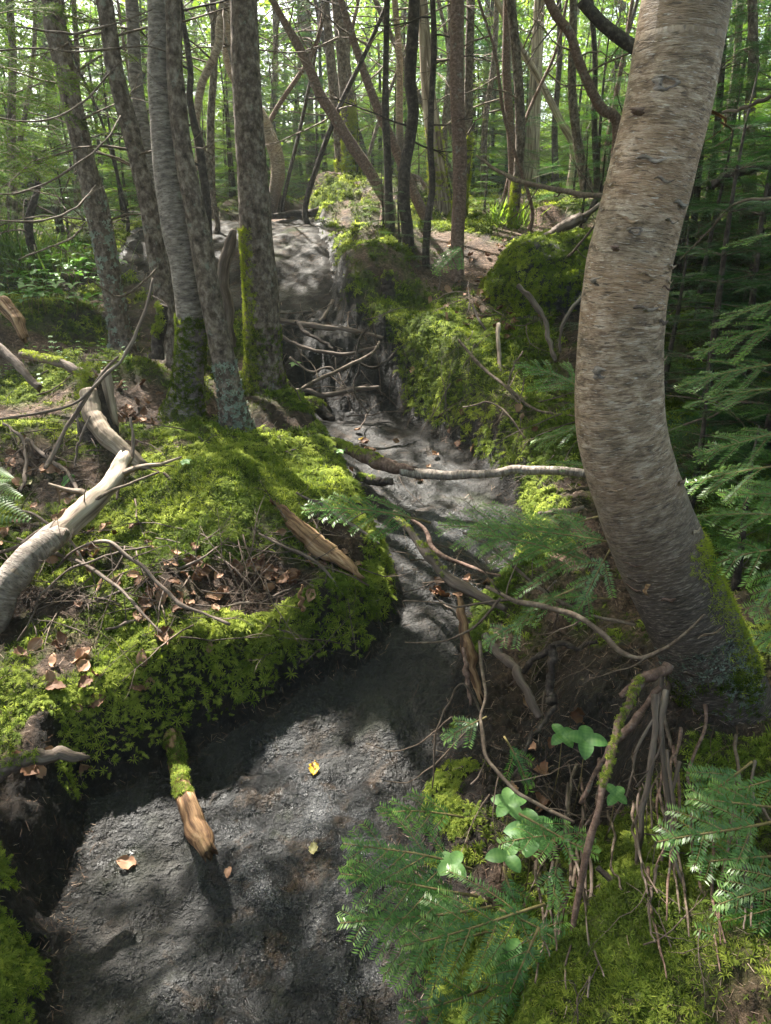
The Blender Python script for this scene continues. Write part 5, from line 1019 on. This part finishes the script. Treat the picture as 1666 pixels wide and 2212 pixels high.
# the far wood that reads as one mass of foliage
nc_ = 2600; yy = g.uniform(20, 44, nc_); xx = g.uniform(-.75, .75, nc_) * (yy + 3); zz = coarseH(xx, yy) + g.uniform(.2, 15, nc_) ** 1.0
dens = noise(np.stack([xx * .25, yy * .25, zz * .3], -1), 5); kk = (dens > -.45) & (g.random(nc_) > np.clip((zz - 9) / 10, 0, .75)); xx, yy, zz = xx[kk], yy[kk], zz[kk]; k = len(xx)
P = np.stack([xx, yy, zz], -1)[:, None, :] + g.normal(size=(k, 40, 3)) * np.array([.7, .7, .28]); P = P.reshape(-1, 3)
Nn = np.array([0, 0, 1.0]) + g.normal(size=P.shape) * .6; Nn /= np.linalg.norm(Nn, axis=1, keepdims=True)
mb = MB(); fronds(mb, P, Nn, g.uniform(.12, .26, len(P)), np.clip(np.repeat(g.uniform(.1, .9, k), 40) + g.normal(size=len(P)) * .1, 0, 1), LEAFQ)
tag(mb.build('far_wood', M['needle_bright'], kind='stuff'), 'green mass of far off woodland foliage behind all the trunks', 'woodland')

# ------------------------------------------------------------------ near fir boughs
NB = [bough(.34, .0034, .0175, .0026, 500 + k, droop=.12, pairs=7, sub=k % 2 == 1, spread=.62) for k in range(4)]
NT = [bough(.20, .0034, .016, .0025, 520 + k, droop=.15, pairs=3, sub=False, spread=.42) for k in range(4)]
def fir_bough(label, a, b_, Ya, Yb, kind='b', seed=0, m='needle', group=None, up=None, tsh=0.0):
    A, B_ = at(*a, Ya), at(*b_, Yb); L = np.linalg.norm(B_ - A); g = np.random.default_rng(seed)
    dm = .6 + .4 * max(1, Ya / 1.6); B = bough(L, .0044 * dm, .0160 * dm ** .5, .0033 * dm, 900 + seed, droop=g.uniform(.08, .25), pairs=max(2, int(L / (.047 * dm ** .5))), sub=kind == 'b' and L > .5, spread=.5 if kind == 'b' else .38); ref = L
    root = empty('fir_branch', A, label, 'fir branch', group); st, nd = MB(), MB()
    upv = np.array([g.uniform(-.3, .3), g.uniform(-.5, -.1), 1]) if up is None else up
    place_bough(st, nd, B, A, frame(B_ - A + np.array([0, 0, L * .05]), upv), L / ref, 5, 3, tsh + g.uniform(-.06, .08)); st.build('twig', M['green_twig'], root); nd.build('needles', M[m], root); return root
NEAR = [
 ('lowest fir spray fan of the clump hanging over the rock, bottom left of it', (1060, 2130), (868, 2190), 1.0, .95, 'b'),
 ('broad fir spray pointing left over the wet rock, topmost of the fan', (1020, 1890), (745, 1815), 1.12, 1.12, 'b'),
 ('broad fir spray just below the topmost, its tips farthest left', (1030, 1925), (735, 1905), 1.1, 1.06, 'b'),
 ('fir spray of the fan slanting down left over the rock', (1060, 1950), (738, 2015), 1.06, 1.02, 'b'),
 ('narrow fir spray above the fan under the bare shoot', (1000, 1760), (830, 1752), 1.25, 1.2, 't'),
 ('bright fir spray in the middle of the lower clump', (1180, 1960), (875, 2030), 1.02, .96, 'b'),
 ('fir spray pointing down right within the lower clump', (1080, 1960), (1230, 2060), 1.02, .96, 'b'),
 ('fir spray near the bottom edge right of the lowest fan', (1180, 2080), (1010, 2200), .97, .9, 'b'),
 ('fir spray at the bottom edge pointing right toward the mossy slope', (1060, 2150), (1270, 2190), .95, .9, 'b'),
 ('short fir twig drooping past the round leaves', (1090, 1870), (1130, 2000), 1.12, 1.05, 't'),
 ('short fir twig left of the long mossy root, crossing the round leaves', (1230, 1800), (1085, 1820), 1.15, 1.12, 't'),
 ('fir twig reaching right to the long mossy root', (1120, 1760), (1290, 1850), 1.18, 1.1, 't'),
 ('yellowing fir twig hanging from the crooked bare shoot', (1090, 1590), (1140, 1710), 1.35, 1.3, 't'),
 ('single glossy fir twig over the dark rock edge', (1050, 1545), (960, 1600), 1.45, 1.42, 't'),
 ('fir twig beside the broken brown twig end', (1210, 1850), (1190, 1960), 1.12, 1.05, 't'),
 ('fir spray at the right edge reaching left, uppermost of the lower right ones', (1690, 1740), (1490, 1730), 1.05, 1.08, 'b'),
 ('fir spray slanting down left at the lower right, longest tip', (1690, 1760), (1425, 1830), 1.0, 1.02, 'b'),
 ('fir spray with drooping fingers at the right edge', (1700, 1840), (1500, 1870), .98, .98, 'b'),
 ('broad fir spray at the right edge, nearest to the bottom corner', (1720, 1950), (1530, 2060), .88, .86, 'b'),
 ('fir spray pointing down at the right edge beside the broad one', (1700, 1900), (1610, 2120), .88, .84, 'b'),
 ('fir spray in the very bottom right corner', (1720, 2100), (1520, 2230), .84, .8, 'b'),
 ('dark fir twig over the right hand roots', (1600, 1700), (1490, 1670), 1.2, 1.2, 't'),
 ('long fir bough from the near birch pointing left, lower of the middle boughs', (1330, 1230), (1010, 1165), 1.75, 1.85, 'b'),
 ('full fir bough hanging left of the near birch bend', (1350, 1180), (1090, 1130), 1.8, 1.9, 'b'),
 ('fir bough drooping beside the birch bend toward the dark hollow', (1330, 1180), (1230, 1340), 1.7, 1.68, 'b'),
 ('fir bough spreading over the stream just below the birch pole', (1230, 1150), (950, 1140), 1.9, 2.0, 'b'),
 ('thin fir tip over the moss far left of the near birch', (930, 1125), (655, 1108), 2.05, 2.0, 't'),
 ('fir bough tucked against the near birch above the bend', (1300, 1120), (1130, 1170), 1.95, 1.9, 'b'),
 ('small fir bough below the middle boughs, tips drooping', (1240, 1270), (1100, 1350), 1.65, 1.7, 'b'),
 ('fir bough beneath the middle boughs touching the bare bough', (1320, 1290), (1190, 1300), 1.7, 1.75, 'b'),
 ('fir twig with yellow needles near the rotten slab', (1150, 1330), (1050, 1400), 1.75, 1.75, 't'),
 ('light fir bough left of the birch at mid height', (1290, 860), (1120, 780), 2.9, 3.1, 'b'),
 ('light drooping fir bough below it left of the birch', (1280, 920), (1150, 960), 2.8, 2.9, 'b'),
 ('fir bough peeping out left of the birch under the hollow', (1290, 1010), (1180, 1000), 2.7, 2.8, 'b'),
 ('pale fir twig hanging in front of the reddish trunk', (1005, 520), (945, 600), 4.9, 4.7, 't'),
 ('fir bough right of the birch bend, uppermost near one', (1700, 1000), (1460, 1060), 1.7, 1.8, 'b'),
 ('fir bough right of the birch bend, second one down', (1720, 1110), (1490, 1130), 1.55, 1.65, 'b'),
 ('fir bough right of the birch bend, drooping third one', (1700, 1180), (1520, 1230), 1.5, 1.55, 'b'),
 ('fir bough at the right edge above the green mossy foot', (1720, 1210), (1620, 1330), 1.4, 1.4, 'b'),
 ('shaded fir bough at the right edge level with the birch pole', (1720, 930), (1500, 980), 2.0, 2.1, 'b'),
 ('shaded fir bough higher at the right edge', (1720, 840), (1480, 870), 2.2, 2.3, 'b'),
 ('shaded fir bough at the right edge level with the mossy boulder', (1720, 700), (1500, 760), 2.5, 2.6, 'b'),
 ('sunlit fir bough above the thicket at the right edge', (1720, 500), (1560, 530), 3.0, 3.1, 'b'),
 ('dark fir sprig hanging at the top edge beside the stout trunk', (690, -60), (640, 25), 2.6, 2.5, 't'),
 ('large fir spray crossing the lower right slope toward the hanging roots', (1640, 1900), (1400, 2030), 1.0, 1.0, 'b'),
 ('large fir spray pointing down left near the bottom right corner', (1640, 2010), (1420, 2170), .95, .93, 'b'),
 ('leafy fir spray left of the bottom right corner', (1500, 2120), (1330, 2220), .95, .92, 'b'),
 ('fir spray low in the middle of the bottom clump, pointing down', (1160, 2000), (1100, 2190), .98, .9, 'b'),
 ('fir spray above the mossy slope pointing right', (1150, 2120), (1330, 2130), .95, .92, 'b'),
 ('fir spray under the broad fan, close to the rock', (1080, 2010), (830, 2110), 1.0, .95, 'b'),
 ('fir spray behind the right hand roots', (1620, 1640), (1500, 1760), 1.15, 1.12, 'b'),
 ('fir spray at the right edge under the lichened foot', (1740, 1680), (1580, 1700), 1.1, 1.1, 'b'),
 ('fir spray at the right edge filling between drooping fingers and broad one', (1760, 1880), (1560, 1960), .9, .9, 'b'),
 ('shaded fir bough right of the birch, just above the second near one', (1760, 1060), (1560, 1090), 1.8, 1.8, 'b'),
 ('shaded fir bough lowest beside the green mossy foot', (1760, 1330), (1640, 1400), 1.45, 1.45, 'b'),
 ('shaded fir bough right of the birch below the boulder level', (1700, 780), (1460, 830), 2.4, 2.5, 'b'),
 ('shaded fir bough halfway up the right edge, drooping', (1740, 640), (1540, 700), 2.6, 2.6, 'b'),
]
for i, (lab, a, b_, Ya, Yb, kd) in enumerate(NEAR): fir_bough(lab, a, b_, Ya, Yb, kd, i)
LEFT = [((-60, 50), (130, 20), 2.6), ((-60, 110), (120, 150), 2.7), ((-60, 200), (150, 230), 2.9), ((-40, 150), (230, 190), 3.2), ((-60, 300), (120, 330), 2.9), ((0, 330), (160, 390), 3.1), ((-60, 380), (110, 360), 3.3), ((40, 20), (260, 60), 3.4), ((-60, 20), (60, 90), 2.3),
        ((150, 100), (300, 130), 3.6), ((-60, 250), (60, 290), 2.5), ((100, 230), (230, 290), 3.6)]
LL = ['highest', 'second from the top', 'middle', 'long middle', 'low', 'lowest right', 'lowest', 'top right', 'nearest', 'rightmost', 'blurred left', 'inner right']
for i, (a, b_, Y) in enumerate(LEFT): fir_bough('bright backlit fir bough at the upper left, ' + LL[i] + ' of the bunch', a, b_, Y * 1.35, Y * 1.4, 't' if i % 2 else 'b', 60 + i, 'needle_matt', up=np.array([0, -.7, .7]))
for i in range(4):
    u1 = 1265 + i * 75 + rng.uniform(-35, 35) + rng.uniform(-20, 20); v1 = 1720 + rng.uniform(-60, 220); u0 = 1385 + i * 38 + rng.uniform(-14, 14); v0 = 1440 + i * 14 + rng.uniform(-10, 10)
    limb('root', 'thin root of the fan spreading down from under the near birch foot', 'root', ['red_bark', 'grey_wood', 'twig'][i % 3], [(u0, v0), (u0 + (u1 - u0) * .2 + rng.uniform(-26, 26), v0 + (v1 - v0) * .22), (u0 + (u1 - u0) * .4 + rng.uniform(-26, 26), v0 + (v1 - v0) * .48), (u0 + (u1 - u0) * .75 + rng.uniform(-26, 26), v0 + (v1 - v0) * .7), (u1, v1)], [rng.uniform(10, 14), 7, 5, rng.uniform(3, 6)], (1.60, gnd(u1, v1)[1] - .01), seed=260 + i, group='thin roots fanning from the near birch foot', side=i % 2)
# slim hanging roots and shoots on the lower right slope
g = np.random.default_rng(88)
for i in range(30):
    u = g.uniform(1160, 1640); v = g.uniform(1560, 1900); L = g.uniform(150, 420); dx = g.uniform(-60, 90); p0 = gnd(u, v); p1 = gnd(u + dx, v + L)
    limb('hanging_root', 'slim brown root trailing down the lower right slope', 'root', ['grey_wood', 'twig', 'red_bark'][i % 3], [(u, v), (u + dx * .2 + g.uniform(-15, 15), v + L * .3), (u + dx * .6 + g.uniform(-20, 20), v + L * .65), (u + dx, v + L)], [8, 7, 4], (p0[1] - .02, p1[1] - .02), seed=200 + i, lift=.025, group='slim roots trailing down the lower right slope', seg=5, side=2 * (i % 3 == 0))
# bare dead branches sweeping in from the left
for i, (pts, Y, lab) in enumerate([([(-40, 60), (60, 60), (150, 72), (260, 50), (330, 20)], 3.2, 'top'), ([(-40, 110), (80, 105), (180, 112), (300, 100), (372, 115)], 3.4, 'second'), ([(-40, 420), (60, 412), (160, 360), (230, 300), (260, 250)], 3.0, 'third'),
        ([(-40, 470), (80, 480), (160, 450), (210, 400)], 3.0, 'fourth'), ([(40, 560), (120, 530), (160, 510), (185, 480)], 3.6, 'short lowest'), ([(190, 600), (260, 640), (330, 590), (345, 560)], 4.2, 'loop'), ([(-40, 250), (90, 260), (180, 220), (260, 130)], 3.3, 'arched')]):
    limb('dead_branch', lab + ' bare dead branch of those sweeping in at the upper left', 'branch', 'twig', pts, [3, 4, 5, 4, 3], (Y, Y + .5), seed=150 + i, side=6)

# ------------------------------------------------------------------ small plants
def leaf_mesh(mb, o, d, up, L, W_, cup=.15, tint=.5, m=11):
    """ovate leaf with a midrib fold and thickness"""
    Rm = frame(d, up); V = []; Fq = []; t = np.linspace(0, 1, m + 1); ww = np.sin(np.pi * np.clip(t, .02, .98) ** .9) ** .6 * W_ * .5; ww[-1] = .0004; ww[0] = .0008
    for k in range(m + 1):
        z = L * (cup * math.sin(t[k] * 2.2) - .28 * t[k] ** 2)
        for y, dz in ((-1, .16), (-.5, .06), (0, 0), (.5, .06), (1, .16)): V.append([L * t[k], y * ww[k], z + dz * ww[k]])
    for k in range(m):
        for j in range(4): b_ = 5 * k + j; Fq.append([b_, b_ + 1, b_ + 6, b_ + 5])
    mb.add(np.array(V) @ Rm.T + o, np.array(Fq), tint=np.tile(np.array([0, .04, .3, .04, 0]) + tint, m + 1) + np.repeat((np.arange(m + 1) % 2) * .16 - .08, 5))
def herb(u, v, lift, n, L, label, name='bunchberry', Y=None, group=None, tint=.7, tilt=(0, -.35, 1)):
    p = gnd(u, v) if Y is None else at(u, v, Y); top = p.copy()
    if Y is None: top = p + [0, -.02, lift]
    base = np.array([top[0], top[1] + .03, Hs(top[0], top[1] + .03)])
    if base[2] > top[2]: base[2] = top[2] - .03
    root = empty(name, base, label, 'plant', group); mb = MB(); tube(mb, [base, (base + top) / 2 + [.004, 0, 0], top], [.0016, .0014, .001], 5); mb.build('stem', M['green_twig'], root)
    a0 = rng.uniform(0, 6)
    up = np.array(tilt, float); up /= np.linalg.norm(up); e1 = np.cross(up, [0, 1, 0]); e1 /= np.linalg.norm(e1); e2 = np.cross(up, e1)
    for k in range(n):
        a = a0 + 2 * np.pi * k / n + rng.uniform(-.15, .15); mb = MB(); leaf_mesh(mb, top, math.cos(a) * e1 + math.sin(a) * e2 + up * .12, up, L * rng.uniform(.85, 1.1), L * .72, tint=tint + rng.uniform(-.1, .1)); mb.build('leaf', M['leaf'], root)
herb(1098, 1738, 0, 5, .042, 'bright round leaved plant above the others, over the dark soil', Y=1.28)
herb(975, 1868, 0, 4, .038, 'four leaved pale green plant beside the fir fan at the rock edge', Y=1.12, tint=.85)
herb(945, 1955, 0, 5, .040, 'round leaved plant half under the fir fan at the rock edge', Y=1.06)
herb(1150, 1800, 0, 5, .058, 'largest round leaved plant, in shade among the fir twigs', Y=1.22, tint=.4)
herb(1095, 1850, 0, 3, .045, 'round leaved plant just under the largest one', Y=1.18, tint=.5)
herb(1215, 1590, 0, 4, .040, 'small round leaved plant at the left of the pair under the hollow', Y=1.50, tint=.5)
herb(1265, 1600, 0, 4, .052, 'darker broad leaved plant at the right of the pair under the hollow', Y=1.45, tint=.35)
herb(1330, 1718, 0, 4, .032, 'small leaved plant behind the long mossy root', Y=1.3, tint=.4)
herb(1100, 2075, 0, 4, .045, 'round leaved plant low among the bottom fir sprays', Y=1.0, tint=.4)

# low leafy herbs and whorled seedlings, copied
def herb_proto(n, L, tiers, m, name):
    root = empty(name, (0, 0, 0), 'x', 'plant'); mb = MB(); hgt = .05 + .03 * tiers; tube(mb, [(0, 0, -.02), (.003, 0, hgt * .5), (0, 0, hgt)], [.0018, .0014, .001], 4); mb.build('stem', M['green_twig'], root); mb = MB()
    for t_ in range(tiers):
        for k in range(n):
            a = 2 * np.pi * k / n + t_ * .6; leaf_mesh(mb, np.array([0, 0, hgt * (t_ + 1) / tiers]), np.array([math.cos(a), math.sin(a), .15]), np.array([0, 0, 1.0]), L * (1 - .12 * t_), L * .5, tint=.6, m=4)
    mb.build('leaves', M[m], root); return root
hp = [herb_proto(3, .055, 1, 'leaf', 'wood_sorrel'), herb_proto(5, .03, 3, 'leaf', 'club_moss')]
g = np.random.default_rng(21)
for kind, N_, region, lab, grp, sc in [(0, 110, (-20, 270, 560, 690), 'low herb with broad leaves in the shady hollow at left', 'broad leaved herbs in the left hollow', 1.5), (1, 34, (0, 290, 760, 850), 'upright whorled shoot in the sunny moss round the stump', 'whorled shoots near the stump', .6)]:
    for i in range(N_):
        u, v = g.uniform(region[0], region[1]), g.uniform(region[2], region[3]); p = gnd(u, v); s = sc * g.uniform(.7, 1.3)
        if i == 0: r = hp[kind]; r.location = p.tolist(); r.scale = (s, s, s)
        else: r = dup(hp[kind], p, g.uniform(0, 6.28), s, tilt=(g.uniform(-.2, .2) + .15, g.uniform(-.2, .2)))
        r['label'] = lab; r['group'] = grp; r['category'] = 'plant'
# single seedlings and whorls of moss plants
for i, (u, v, lab) in enumerate([(405, 1010, 'tiny bright seedling on the left slope of the mound'), (640, 795, 'bright green sprout at the muddy step beside the stout trunk'), (735, 985, 'seedling at the right flank of the mound')]):
    herb(u, v, .03, 5, .03 + .02 * (i == 1), lab, 'seedling', tint=.8, tilt=(0, -.2, 1))
# grass
def grass(spots_, label, n, hgt, m='grass', name='grass'):
    mb = MB(); T_ = blades(1, 9, .8, 1.0, .035); P = []
    for (u, v, ru, rv, k) in spots_:
        for _ in range(k): P.append(gnd(u + rng.normal() * ru, v + rng.normal() * rv))
    P = np.array(P); Nn = np.array([0, 0, 1.0]) + rng.normal(size=P.shape) * .35; Nn /= np.linalg.norm(Nn, axis=1, keepdims=True)
    fronds(mb, P, Nn, hgt * rng.uniform(.6, 1.3, len(P)), np.clip(.5 + rng.normal(size=len(P)) * .15, 0, 1), T_); tag(mb.build(name, M[m], kind='stuff'), label, 'grass')
grass([(90, 575, 70, 22, 420), (30, 550, 40, 15, 150)], 'long arching shady grass behind the left mossy hollow', 0, .15)
grass([(1115, 490, 22, 6, 60), (1070, 480, 10, 5, 20)], 'bright grass tuft on the sunny moss by the leaning stem', 0, .17, 'needle_bright')
# fern at the left edge
fr = empty('fern', gnd(10, 1130), 'green fern frond at the left edge by the sticks', 'fern')
for j, (u0, v0, u1, v1) in enumerate([(-30, 1060, 50, 1075), (-30, 1095, 70, 1125), (-30, 1030, 30, 1035)]):
    mb = MB(); A, B_ = at(u0, v0, 2.5), at(u1, v1, 2.4); Rm = frame(B_ - A, (0, -.6, .8)); L = np.linalg.norm(B_ - A)
    for k in range(12):
        t_ = k / 12
        for sd in (1, -1): leaf_mesh(mb, A + (B_ - A) * t_, Rm @ np.array([.5, sd, 0]), Rm[:, 2], L * .32 * (1 - t_) + .006, .012, tint=.45, m=3)
    mb.build('frond', M['grass'], fr)

# ------------------------------------------------------------------ leaves and sticks lying about
def dead_leaf(name, m, L, seed, label, lobes=0):
    g = np.random.default_rng(seed); nu, nv = 9, 7; V = []
    for i in range(nu):
        t = i / (nu - 1); w_ = (math.sin(math.pi * min(.98, max(.03, t)) ** .85)) ** .7 * L * .36 * (1 + (.22 * math.cos(i * 2.9) if lobes else .06 * math.cos(i * 2.5)))
        for j in range(nv):
            s = j / (nv - 1) * 2 - 1; V.append([L * (t - .5), s * w_, L * .16 * (s * s) * g.uniform(.3, 1.2) + L * .09 * math.sin(t * 5 + seed) + L * .05 * math.sin(7 * s + 4 * t)])
    V = np.array(V); V = np.vstack([V, V - [0, 0, .0006]]); K = nu * nv; Fq = []
    for i in range(nu - 1):
        for j in range(nv - 1): b_ = i * nv + j; Fq += [[b_, b_ + nv, b_ + nv + 1, b_ + 1], [K + b_, K + b_ + 1, K + b_ + nv + 1, K + b_ + nv]]
    mb = MB(); mb.add(V, np.array(Fq), tint=np.full(2 * K, g.uniform(.2, .9))); tube(mb, [(-L * .5, 0, 0), (-L * .62, 0, .002), (-L * .75, .004, .004)], [.0009, .0008, .0006], 4)
    o = mb.build(name, M[m]); return tag(o, label, 'leaf')
def rest(o, p, s=1, lift=.004, tip=.25):
    n_ = nrm(np.array([p[0]]), np.array([p[1]]))[0] + rng.normal(size=3) * tip; q = Vector(n_.tolist()).to_track_quat('Z', 'Y')
    o.rotation_mode = 'XYZ'; o.rotation_euler = (q @ Vector((0, 0, 1)).rotation_difference(Vector((0, 0, 1)))).to_euler()
    from mathutils import Quaternion
    o.rotation_euler = (q @ Quaternion((0, 0, 1), rng.uniform(0, 6.28))).to_euler(); o.location = (p[0], p[1], Hs(p[0], p[1]) + lift); o.scale = (s, s, s)
rest(dead_leaf('yellow_leaf', 'yellowleaf', .044, 1, 'yellow leaf with brown spots lying on the dark wet rock', 1), gnd(678, 1667), 1, .010, .08)
rest(dead_leaf('pale_leaf', 'paleleaf', .038, 2, 'pale yellowish leaf curled on the rock below the spotted yellow one', 1), gnd(678, 1840), 1, .010, .1)
rest(dead_leaf('dead_leaf', 'deadleaf', .055, 3, 'brown curled leaf on the rock left of the log stub'), gnd(275, 1872), 1, .012, .15)
rest(dead_leaf('yellow_leaf', 'yellowleaf', .06, 4, 'yellow leaf on the upper rock behind the birch pole'), gnd(785, 955), 1, .01, .1)
rest(dead_leaf('dead_leaf', 'deadleaf', .03, 5, 'small dark brown leaf on the rock right of the log stub'), gnd(495, 1890), 1, .01, .15)
rest(dead_leaf('fresh_leaf', 'leaf', .07, 6, 'fresh green fallen leaf standing in the moss above the bleached log'), gnd(150, 1052), 1, .03, .8)
rest(dead_leaf('pale_leaf', 'paleleaf', .06, 7, 'sun bleached whitish leaf at the left edge near the fern'), gnd(60, 1062), 1, .04, .5)
dl = [dead_leaf('dead_leaf', 'deadleaf', .05, 10 + k, 'x', k % 2) for k in range(6)]
REG = [(310, 1290, 70, 30, 8), (590, 1250, 50, 25, 12), (60, 1000, 60, 30, 10), (360, 1300, 90, 40, 14), (130, 1420, 80, 50, 10), (180, 1500, 60, 40, 8), (290, 880, 40, 25, 24), (120, 1180, 90, 40, 18), (420, 1250, 60, 30, 12), (700, 1230, 50, 30, 10), (1040, 620, 50, 60, 40), (1060, 690, 60, 40, 20), (1000, 1280, 60, 25, 12), (1150, 1650, 60, 50, 10), (850, 960, 60, 40, 8),
       (220, 1210, 120, 60, 16), (90, 1660, 50, 20, 8), (1000, 920, 90, 50, 10), (550, 1180, 120, 60, 8)]
i = 0
for (u, v, ru, rv, k) in REG:
    for _ in range(k):
        p = gnd(u + rng.normal() * ru, v + rng.normal() * rv)
        if i < 6: o = dl[i]
        else: o = dl[i % 6].copy(); COL.objects.link(o)
        rest(o, p, rng.uniform(.6, 1.15) * (1 + .06 * p[1]), .012 + .003 * p[1], .45); o['label'] = 'brown curled dead leaf lying in the moss or litter'; o['category'] = 'leaf'; o['group'] = 'dead leaves scattered over the banks'; i += 1
def twig_proto(seed):
    g = np.random.default_rng(seed); mb = MB(); dead_branch(mb, (-.15, 0, 0), (1, .1, .05), .34, .0035, g, 4, 1, 5); return mb.build('fallen_twig', M['grey_wood' if seed % 2 else 'twig'])
tp = [twig_proto(30 + k) for k in range(6)]
TR = [(300, 1290, 160, 60, 34), (560, 1230, 110, 50, 18), (120, 1010, 90, 60, 18), (250, 1250, 180, 80, 26), (100, 950, 100, 70, 16), (400, 1350, 150, 60, 10), (1050, 680, 80, 60, 26), (730, 780, 80, 60, 24), (1150, 900, 90, 60, 18), (1180, 1480, 90, 80, 26), (1200, 1750, 100, 80, 14), (900, 1200, 150, 60, 12), (600, 1250, 120, 60, 10), (900, 880, 80, 50, 12), (1000, 1250, 60, 30, 12), (1350, 1900, 100, 150, 12)]
i = 0
BRUSH = [dict(pts=p, w=w) for p, w in [([(40, 1180), (130, 1215), (220, 1260), (300, 1330), (350, 1390)], [5, 8, 5]), ([(180, 1330), (260, 1300), (340, 1270), (430, 1230), (470, 1200)], [4, 7, 4]), ([(230, 1380), (300, 1360), (390, 1350), (480, 1330), (540, 1320)], [5, 9, 5]), ([(20, 1110), (80, 1130), (150, 1180), (190, 1240)], [5, 7, 4]), ([(340, 1180), (420, 1200), (500, 1240), (560, 1300)], [3, 6, 4]),
  ([(560, 1170), (620, 1200), (690, 1235), (740, 1300)], [5, 8, 4]), ([(60, 960), (100, 1000), (150, 1040), (170, 1080)], [7, 10, 6]), ([(10, 930), (50, 960), (60, 1020), (50, 1080)], [6, 9, 7]), ([(430, 960), (480, 985), (560, 1000), (640, 985)], [4, 6, 3]), ([(640, 1080), (700, 1110), (760, 1150), (820, 1190)], [5, 9, 5])]]
BL = ['crossing the litter left of the mound', 'rising right under the drooping twigs', 'along the top of the mossy lip', 'beside the fern', 'below the drooping forked twig', 'above the split orange log', 'under the hanging arc branch', 'dropping at the far left edge', 'just below the grey birch foot', 'at the right shoulder of the mound']
for i, (b_, l_) in enumerate(zip(BRUSH, BL)): limb('dead_branch', 'brushy grey dead branch ' + l_, 'branch', 'grey_wood', b_['pts'], b_['w'], seed=300 + i, side=6, lift=.035)
i = 0
for (u, v, ru, rv, k) in TR:
    for _ in range(k):
        p = gnd(u + rng.normal() * ru, v + rng.normal() * rv)
        if i < 6: o = tp[i]
        else: o = tp[i % 6].copy(); COL.objects.link(o)
        rest(o, p, rng.uniform(.4, 1.0) * (.55 + .22 * p[1]), .012, .2); o['label'] = 'thin dead twig lying loose on the forest floor'; o['category'] = 'twig'; o['group'] = 'loose twigs on the forest floor'; i += 1

# ------------------------------------------------------------------ moist air among the trees
mb = MB(); x0, x1, y0, y1, z0, z1 = -170, 170, -20, 105, -4.0, 30.0
V = np.array([[x, y, z] for x in (x0, x1) for y in (y0, y1) for z in (z0, z1)]); mb.add(V, np.array([[0, 1, 3, 2], [4, 6, 7, 5], [0, 4, 5, 1], [2, 3, 7, 6], [0, 2, 6, 4], [1, 5, 7, 3]]))
hm = bpy.data.materials.new('moist_air'); hm.use_nodes = True; hm.node_tree.nodes.clear(); ho = hm.node_tree.nodes.new('ShaderNodeOutputMaterial'); hv = hm.node_tree.nodes.new('ShaderNodeVolumePrincipled')
hv.inputs['Color'].default_value = (.82, .92, .95, 1); hv.inputs['Density'].default_value = .0024; hv.inputs['Anisotropy'].default_value = .3; hm.node_tree.links.new(hv.outputs[0], ho.inputs['Volume'])
mb.build('haze', hm, kind='stuff', smooth=False)
